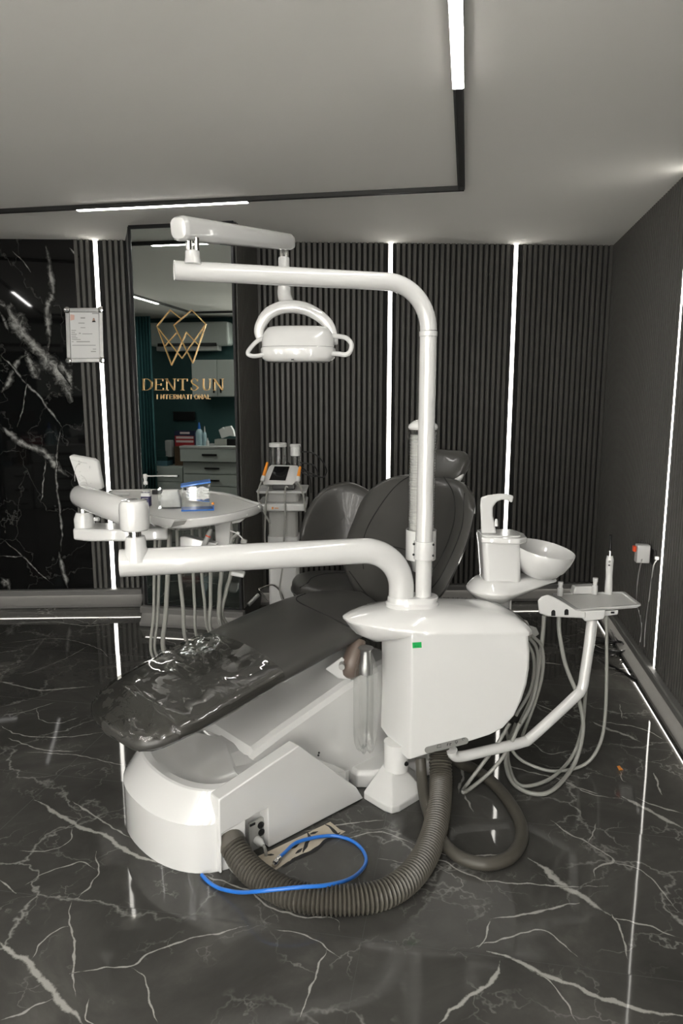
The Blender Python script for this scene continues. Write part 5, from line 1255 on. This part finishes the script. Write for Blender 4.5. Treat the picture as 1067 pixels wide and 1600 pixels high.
for sx in (-1, 1):
    for sz in (-1, 1):
        c_ = fq(sx * (cw - .014), sz * (chh - .014))
        MB().lathe([(.022, 0), (.022, .012), (.016, .017), (0, .018)], c_, BN, 22).build('corner_cap', M['chrome'], crt)
pg_ = MB().prism([fq(-cw + .016, -chh + .016, .003), fq(cw - .016, -chh + .016, .003), fq(cw - .016, chh - .016, .003), fq(-cw + .016, chh - .016, .003)], BN * .003).build('paper', M['paper'], crt)
ink = MB()
def pxq(x, y): return onp(100 + x * 80 / 1067., 460 + y * 120 / 1600., BL + BN * .031, BN)
def inkbar(x0, x1, y, h=14):
    a_, b_ = pxq(x0, y), pxq(x1, y); ink.prism([a_ - czv * h * .00018, b_ - czv * h * .00018, b_ + czv * h * .00018, a_ + czv * h * .00018], BN * .0004)
for a in ((345, 440, 490, 24), (300, 430, 598, 16), (345, 445, 692, 14), (155, 250, 750), (155, 230, 790), (150, 265, 830, 16), (155, 250, 870), (160, 280, 905), (310, 350, 810, 20), (380, 590, 822), (165, 345, 940), (160, 200, 985), (260, 540, 985, 18), (170, 660, 1060), (600, 670, 1140), (560, 665, 1190, 18), (585, 715, 396, 20)): inkbar(*a)
ink.build('printed_lines', M['ink'], pg_)
q_ = MB(); c_ = pxq(620, 530); q_.prism([c_ + cxv * x + czv * z for x, z in ((-.011, -.014), (.011, -.014), (.009, -.003), (.005, .012), (-.004, .013), (-.009, -.003))], BN * .0005); q_.build('portrait', M['skin'], pg_)
q_ = MB(); q_.prism([c_ + cxv * x + czv * z for x, z in ((-.013, -.016), (.013, -.016), (.011, -.008), (.002, -.004), (-.011, -.009))], BN * .0008); q_.build('portrait_jacket', M['black'], pg_)
q_ = MB(); c_ = pxq(165, 490); q_.prism([c_ + cxv * x + czv * z for x, z in ((-.012, -.018), (.016, -.012), (.018, .02), (-.010, .024))], BN * .0004); q_.build('corner_print', M['pink'], pg_)

# ------------------------------------------------------------------ mirror and gilded sign
zm0, zm1 = .135, HC - .012
mw = (MBp - MA).length
mp_ = lambda s_, z, o_=0.: MA + MDir * s_ + MN * o_ + V((0, 0, z))
mir = thing('wall_mirror', 'tall mirror in a thin black frame on the projecting column', 'mirror', mp_(mw / 2, zm0))
MB().prism([mp_(.016, zm0 + .004, .003), mp_(mw - .012, zm0 + .004, .003), mp_(mw - .012, zm1 - .012, .003), mp_(.016, zm1 - .012, .003)], MN * .004).build('glass', M['mirror'], mir)
for (s0, z0, s1, z1) in ((0, zm0, .018, zm1), (mw - .014, zm0, mw, zm1), (.018, zm1 - .014, mw - .014, zm1), (.018, zm0, mw - .014, zm0 + .008)):
    MB().prism([mp_(s0, z0, .002), mp_(s1, z0, .002), mp_(s1, z1, .002), mp_(s0, z1, .002)], MN * .010).build('frame_bar', M['darkframe'], mir)
sg = lambda x, y: onp(200 + x * 180 / 1067., 460 + y * 240 / 1423., MA + MN * .010, MN)
sign = thing('wall_sign', 'gold diamond emblem and lettering mounted on the mirror', 'sign', sg(500, 965))
em = MB()
def gline(p, q, w=.0028):
    a_, b_ = sg(*p), sg(*q); d_ = (b_ - a_).normalized(); n_ = MN.cross(d_) * w
    a_, b_ = a_ - d_ * w * .7, b_ + d_ * w * .7
    return [a_ - n_, b_ - n_, b_ + n_, a_ + n_]
for a, b in (((268, 292), (392, 145)), ((392, 145), (490, 225)), ((425, 285), (590, 145)), ((590, 145), (720, 275)), ((425, 285), (600, 635)), ((600, 635), (720, 275)), ((268, 292), (403, 655)), ((403, 655), (540, 350)), ((540, 350), (655, 470)), ((285, 320), (500, 592)), ((500, 592), (720, 275)), ((345, 475), (445, 360))):
    em.prism(gline(a, b), MN * .005)
em.build('emblem', M['gold'], sign)
# serif lettering, built stroke by stroke in the sign's own pixel frame
XL = 0
def letter(ch_, x, y0, y1, w):
    mb = MB(); H_ = y1 - y0
    T = lambda a, b: sg(x + a * w, y0 + b * H_)
    def bar(a, b, th):
        p, q = T(*a), T(*b); d_ = (q - p).normalized(); n_ = MN.cross(d_) * th; mb.prism([p - n_, q - n_, q + n_, p + n_], MN * .004)
    def arc(pts, ths):
        c = catmull([T(*p) for p in pts], 6); A, B = [], []
        for i, p in enumerate(c):
            d_ = (c[min(len(c) - 1, i + 1)] - c[max(0, i - 1)]).normalized(); q = i / (len(c) - 1) * (len(ths) - 1); k = min(int(q), len(ths) - 2); th = ths[k] + (ths[k + 1] - ths[k]) * (q - k)
            n_ = MN.cross(d_) * th; A.append([p - n_, p + n_, p + n_ + MN * .004, p - n_ + MN * .004])
        mb.loft(A)
    K, N_ = .0042, .0016
    ser = lambda a, b, h=.13: bar((a - h, b), (a + h, b), N_)
    if ch_ == 'D': bar((.18, 0), (.18, 1), K); ser(.18, .01); ser(.18, .99); arc([(.18, .01), (.6, .02), (.95, .25), (1, .5), (.95, .75), (.6, .98), (.18, .99)], [N_, N_, K, K, K, N_, N_])
    if ch_ == 'E': bar((.18, 0), (.18, 1), K); ser(.18, .01); ser(.18, .99); bar((.18, .015), (.9, .015), N_); bar((.18, .5), (.72, .5), N_); bar((.18, .985), (.95, .985), N_); bar((.9, 0), (.9, .2), N_); bar((.95, .8), (.95, 1), N_); bar((.72, .4), (.72, .6), N_)
    if ch_ == 'N': bar((.14, 0), (.14, 1), N_); bar((.88, 0), (.88, 1), N_); bar((.12, .0), (.88, 1), K); ser(.10, .01); ser(.14, .99); ser(.88, .01)
    if ch_ == 'T': bar((.5, 0), (.5, 1), K); ser(.5, .99, .18); bar((.02, .015), (.98, .015), N_); bar((.03, 0), (.03, .22), N_); bar((.97, 0), (.97, .22), N_)
    if ch_ == 'S': arc([(.86, .22), (.7, .03), (.4, .0), (.15, .18), (.3, .42), (.65, .56), (.88, .78), (.6, 1), (.25, .97), (.1, .76)], [N_, N_, N_, K, K, K, K, N_, N_, N_]); bar((.86, .04), (.86, .24), N_); bar((.10, .76), (.10, .97), N_)
    if ch_ == 'U': arc([(.2, 0), (.2, .6), (.3, .92), (.52, 1), (.75, .92), (.84, .6), (.84, 0)], [K, K, K, N_, N_, N_, N_]); ser(.2, .01); ser(.84, .01)
    mb.build('letter', M['gold'], sign)
for c_, x, w in (('D', 126, 92), ('E', 238, 92), ('N', 343, 98), ('T', 458, 92), ('S', 576, 78), ('U', 680, 92), ('N', 788, 100)): letter(c_, x, 782, 888, w)
SANS = dict(I=[[(.5, 0), (.5, 1)]], N=[[(.1, 1), (.1, 0)], [(.1, 0), (.9, 1)], [(.9, 1), (.9, 0)]], T=[[(.02, 0), (.98, 0)], [(.5, 0), (.5, 1)]], E=[[(.15, 0), (.15, 1)], [(.15, 0), (.9, 0)], [(.15, .5), (.8, .5)], [(.15, 1), (.9, 1)]],
            R=[[(.15, 0), (.15, 1)], [(.15, 0), (.7, 0)], [(.7, 0), (.85, .15)], [(.85, .15), (.85, .4)], [(.85, .4), (.7, .53)], [(.7, .53), (.15, .53)], [(.55, .53), (.9, 1)]], A=[[(.02, 1), (.5, 0)], [(.5, 0), (.98, 1)], [(.22, .65), (.78, .65)]],
            O=[[(.3, 0), (.7, 0)], [(.7, 0), (.95, .3)], [(.95, .3), (.95, .7)], [(.95, .7), (.7, 1)], [(.7, 1), (.3, 1)], [(.3, 1), (.05, .7)], [(.05, .7), (.05, .3)], [(.05, .3), (.3, 0)]], L=[[(.15, 0), (.15, 1)], [(.15, 1), (.85, 1)]])
xs = [(c_, 262 + i * 39.3, 12 if c_ == 'I' else 32) for i, c_ in enumerate('INTERNATIONAL')]
for c_, x, w in xs:
    mb = MB()
    for a, b in SANS[c_]: mb.prism(gline((x + a[0] * w, 928 + a[1] * 40), (x + b[0] * w, 928 + b[1] * 40), .0015), MN * .004)
    mb.build('small_letter', M['gold'], sign)
# ------------------------------------------------------------------ the far end of the room, which the mirror shows
def mr(x, y, t):
    p = sg_plane(x, y); d = (p - V((0, 0, CH))).normalized(); d = d - MN * (2 * d.dot(MN)); k = (t - p.dot(D_)) / d.dot(D_)
    return p + d * k
def sg_plane(x, y): return onp(x, y, MA + MN * .007, MN)
def rbox(name, x0, y0, x1, y1, t, dep, mat, parent=None, bevel=.0, back=False):
    """box whose front face fills the mirrored photo rectangle, standing dep deep towards the rear wall"""
    a, b, c, d = mr(x0, y0, t), mr(x1, y0, t), mr(x1, y1, t), mr(x0, y1, t)
    s0, s1 = sorted((a.dot(E_), b.dot(E_))); z1 = (a.z + b.z) / 2; z0 = (c.z + d.z) / 2
    ps = [room(s0, t, z0), room(s1, t, z0), room(s1, t, z1), room(s0, t, z1)]
    mb = MB().prism(ps, D_ * -dep)
    return mb.build(name, mat, parent, bevel=bevel)
RT = RTE + .02
def rth(name, label, cat, x, y, t, group=None): return thing(name, label, cat, mr(x, y, t), group)
ac = rth('air_conditioner', 'white wall air conditioner reflected in the mirror behind the gold emblem', 'air conditioner', 292, 545, RT + .1)
rbox('body', 231, 503, 356, 540, RT + .22, .21, M['cabinet'], ac, .03)
rbox('louvre', 244, 538, 340, 548, RT + .20, .16, M['offwhite'], ac, .008)
rbox('outlet', 246, 536, 338, 541, RT + .225, .02, M['black'], ac)
rbox('light', 241, 522, 244, 524, RT + .225, .01, M['aqua'], ac)
wc_ = rth('wall_cabinet', 'white two door wall cabinet reflected in the mirror beside the lettering', 'cabinet', 335, 620, RT + .2)
rbox('body', 299, 562, 378, 620, RT + .30, .29, M['cabinet'], wc_)
for x0, x1, hx0 in ((299.5, 338, 333), (339, 377.5, 344)):
    dr_ = rbox('door', x0, 562.5, x1, 619, RT + .32, .018, M['cabinet'], wc_, .002)
    rbox('handle', hx0 - 1, 592, hx0 + 1.2, 614, RT + .34, .018, M['black'], dr_, .003)
du = rth('drawer_unit', 'tall white drawer unit with black handles reflected in the mirror', 'drawers', 330, 780, RT + .3)
rbox('body', 286, 722, 376, 797, RT + .50, .48, M['cabinet'], du)
for i, (y0, y1) in enumerate(((723, 741), (742, 760), (761, 778), (779, 795.5))):
    q = rbox('drawer', 286.5, y0, 375, y1 - .6, RT + .52, .018, M['cabinet'], du, .002)
    rbox('handle', 319, (y0 + y1) / 2 - 1.2, 342, (y0 + y1) / 2 + 1.2, RT + .545, .022, M['black'], q, .003)
tb_ = rbox('worktop_drawer', 281, 701, 376, 721.5, RT + .58, .56, M['cabinet'], du, .002)
rbox('handle', 315, 709.5, 338, 712.5, RT + .605, .022, M['black'], tb_, .003)
rbox('worktop', 280, 697.5, 377, 701, RT + .59, .57, M['offwhite'], du, .002)
lu = rth('low_cabinet', 'low white cabinet with round lock left of the drawer unit in the mirror', 'cabinet', 262, 780, RT + .3)
rbox('body', 236, 729, 285, 797, RT + .42, .40, M['cabinet'], lu, .002)
for y0, y1 in ((731, 752), (753, 774), (775, 795)):
    q = rbox('drawer', 237, y0, 284.5, y1, RT + .44, .018, M['cabinet'], lu, .002)
    rbox('handle', 261, (y0 + y1) / 2 + 1, 279, (y0 + y1) / 2 + 3, RT + .46, .018, M['black'], q, .002)
lock = mr(245, 737.5, RT + .445); MB().lathe([(.014, 0), (.014, .006)], lock, D_, 16).build('lock', M['black'], lu)
bx_ = rth('poster_box', 'red and white dental poster box on the drawer unit in the mirror', 'box', 287, 697, RT + .4)
rbox('box', 272, 673, 304, 697, RT + .40, .10, M['posterdark'], bx_)
rbox('red_print', 273, 681, 303, 697, RT + .405, .004, M['posterred'], bx_)
for y0, y1 in ((682, 685.5), (688, 691.5)): rbox('tooth_print', 275, y0, 302, y1, RT + .409, .003, M['tooth'], bx_, .004)
rbox('white_print', 281, 675, 296, 678, RT + .405, .004, M['tooth'], bx_)
def rbottle(label, x, y0, y1, r, mat, cap):
    p = mr(x, y0, RT + .45); h = mr(x, y1, RT + .45).z - p.z
    t = thing('bottle', label, 'bottle', p, 'bottles on the drawer unit')
    MB().lathe([(r * .9, 0), (r, .01), (r, h * .55), (r * .8, h * .66), (r * .35, h * .74)], p, n=20).build('bottle_body', mat, t)
    MB().lathe([(r * .42, h * .70), (r * .40, h * .80), (r * .15, h)], p, n=16).build('cap', cap, t)
rbottle('pale bottle with pointed blue cap on the drawer unit in the mirror', 312, 697.5, 660, .048, M['aqua'], M['blue'])
rbottle('slim pale bottle with white tip beside the blue capped bottle in the mirror', 320.5, 697.5, 666, .024, M['aqua'], M['offwhite'])
rbottle('short white bottle at the front of the drawer unit in the mirror', 324.5, 697.8, 684, .022, M['offwhite'], M['offwhite'])
tag(rbox('grey_box', 335, 686.5, 353, 697.3, RT + .42, .16, M['greyplastic'], None, .004), 'grey carton under the white paper on the drawer unit in the mirror', 'box')
tag(rbox('dark_box', 354, 686, 372, 697.3, RT + .40, .16, M['darkframe'], None, .004), 'dark box at the mirror edge on the drawer unit', 'box')
fo_ = [mr(x, y, RT + .36) for x, y in ((341.5, 672), (348, 667.5), (352, 671), (351, 667), (360, 665.5), (364, 672), (366, 682), (358, 681), (346, 685))]
tag(MB().prism(fo_, D_ * -.06).build('tissue_pack', M['paper'], bevel=.003), 'torn white tissue pack leaning above the grey carton in the mirror', 'tissue')
for i, (y0, y1, mt_, lab) in enumerate(((720.2, 728.8, 'bluebox', 'pale blue box on the low cabinet in the mirror, lowest of its stack'), (712.8, 720, 'darkframe', 'dark teal box between two boxes on the low cabinet in the mirror'), (704, 712.6, 'bluebox', 'grey blue box topping the stack on the low cabinet in the mirror'))):
    tag(rbox('storage_box', 239.5, y0, 261, y1, RT + .34 - .02 * i, .2, M['bluebox'] if i == 0 else M['teal'], None, .004), lab, 'box', 'boxes stacked on the low cabinet')
tag(rbox('glove_pack', 257, 688, 267, 714, RT + .30, .1, M['offwhite'], None, .012), 'crumpled white pack in front of the dark wall beside the poster box', 'pack')
tag(rbox('brown_box', 272, 697, 285, 728.8, RT + .25, .2, M['cardboard'], None, .004), 'tall brown carton behind the drawer unit in the mirror', 'box')
so2 = rbox('wall_outlet_strip', 270, 643, 304, 657, RT + .02, .02, M['black'], None, .006); tag(so2, 'long black socket strip on the teal wall in the mirror', 'socket')
# curtain, hanging in folds
cu0, cu1 = mr(209, 500, RT + .55), mr(236, 500, RT + .52)
cm = MB(); fr_, bk2 = [], []
NF = 70
for i in range(NF + 1):
    q = i / NF; p = cu0.lerp(cu1, q); n_ = D_ * (.045 * sin(q * 34) + .015 * sin(q * 71 + 1)); fr_.append(V((p.x, p.y, 0)) + n_)
cm.loft([[p + V((0, 0, z)) for p in fr_] for z in (.03, .8, 1.6, HC - .03)], False, False, False)
tag(cm.build('curtain', M['curtain'], solid=.004, ang=80), 'teal curtain hanging in folds at the mirror left edge', 'curtain')

# ------------------------------------------------------------------ fill lights added for brightness, unseen behind the camera
for i, (s0, s1, t) in enumerate(((-2.4, -1.5, -1.2), (-1.1, .2, -1.2), (-4.9, -4.0, .8))):
    lightbar(('added fill light bar on the ceiling at the rear left of the camera', 'added fill light bar on the ceiling at the rear right of the camera', 'added fill light bar on the ceiling near the teal curtain')[i], R_(s0, t), R_(s1, t), .06, .03)

for i, s in enumerate((-1.9, -.3)):  # square panels added as fill from behind, no known fixtures
    t = thing('added_fill_panel', ('added square fill light on the ceiling behind the camera on the left', 'added square fill light on the ceiling behind the camera on the right')[i], 'light', R_(s, -.75, HC - .05), 'added fill panels')
    MB().prism([R_(s + a, -.75 + b, HC - .002) for a, b in ((-.32, -.32), (.32, -.32), (.32, .32), (-.32, .32))], (0, 0, -.04)).build('housing', M['offwhite'], t)
    MB().prism([R_(s + a, -.75 + b, HC - .0425) for a, b in ((-.3, -.3), (.3, -.3), (.3, .3), (-.3, .3))], (0, 0, -.012)).build('diffuser', M['panel'], t)

for i, s in enumerate((-2.2, -1.2, -.2, .7)):  # wall strips added to lift the ceiling and front faces
    c_ = room(s, REAR + .003); t = thing('vertical_light_strip', 'added vertical fill light on the pale wall behind the camera', 'light', c_, 'added fill lights on the rear wall')
    MB().prism([c_ + E_ * -.03, c_ + E_ * .03, c_ + E_ * .03 + V((0, 0, HC - .02)), c_ + E_ * -.03 + V((0, 0, HC - .02))], D_ * .02).build('diffuser', M['rearfill'], t)

# ------------------------------------------------------------------ camera, world, view
cam = bpy.data.cameras.new('camera'); co_ = bpy.data.objects.new('camera', cam); COL.objects.link(co_)
cam.sensor_fit = 'VERTICAL'; cam.sensor_height = 36.; cam.lens = F * 36. / 1600.; cam.clip_start = .05; cam.clip_end = 60
co_.location = (0, 0, CH); co_.rotation_euler = (pi / 2 - PIT, 0, 0)
SC.camera = co_
w = bpy.data.worlds.new('world'); SC.world = w; w.use_nodes = True
w.node_tree.nodes['Background'].inputs[0].default_value = (.5, .5, .48, 1); w.node_tree.nodes['Background'].inputs[1].default_value = .05
SC.view_settings.view_transform = 'Standard'; SC.view_settings.look = 'None'; SC.view_settings.gamma = 1.; SC.view_settings.use_curve_mapping = False
SC.view_settings.exposure = EXPO
cy_ = SC.cycles
cy_.use_denoising = True; cy_.max_bounces = 10; cy_.diffuse_bounces = 4; cy_.glossy_bounces = 5; cy_.transmission_bounces = 6; cy_.transparent_max_bounces = 24
cy_.caustics_reflective = False; cy_.caustics_refractive = False; cy_.sample_clamp_indirect = 6.; cy_.blur_glossy = .0
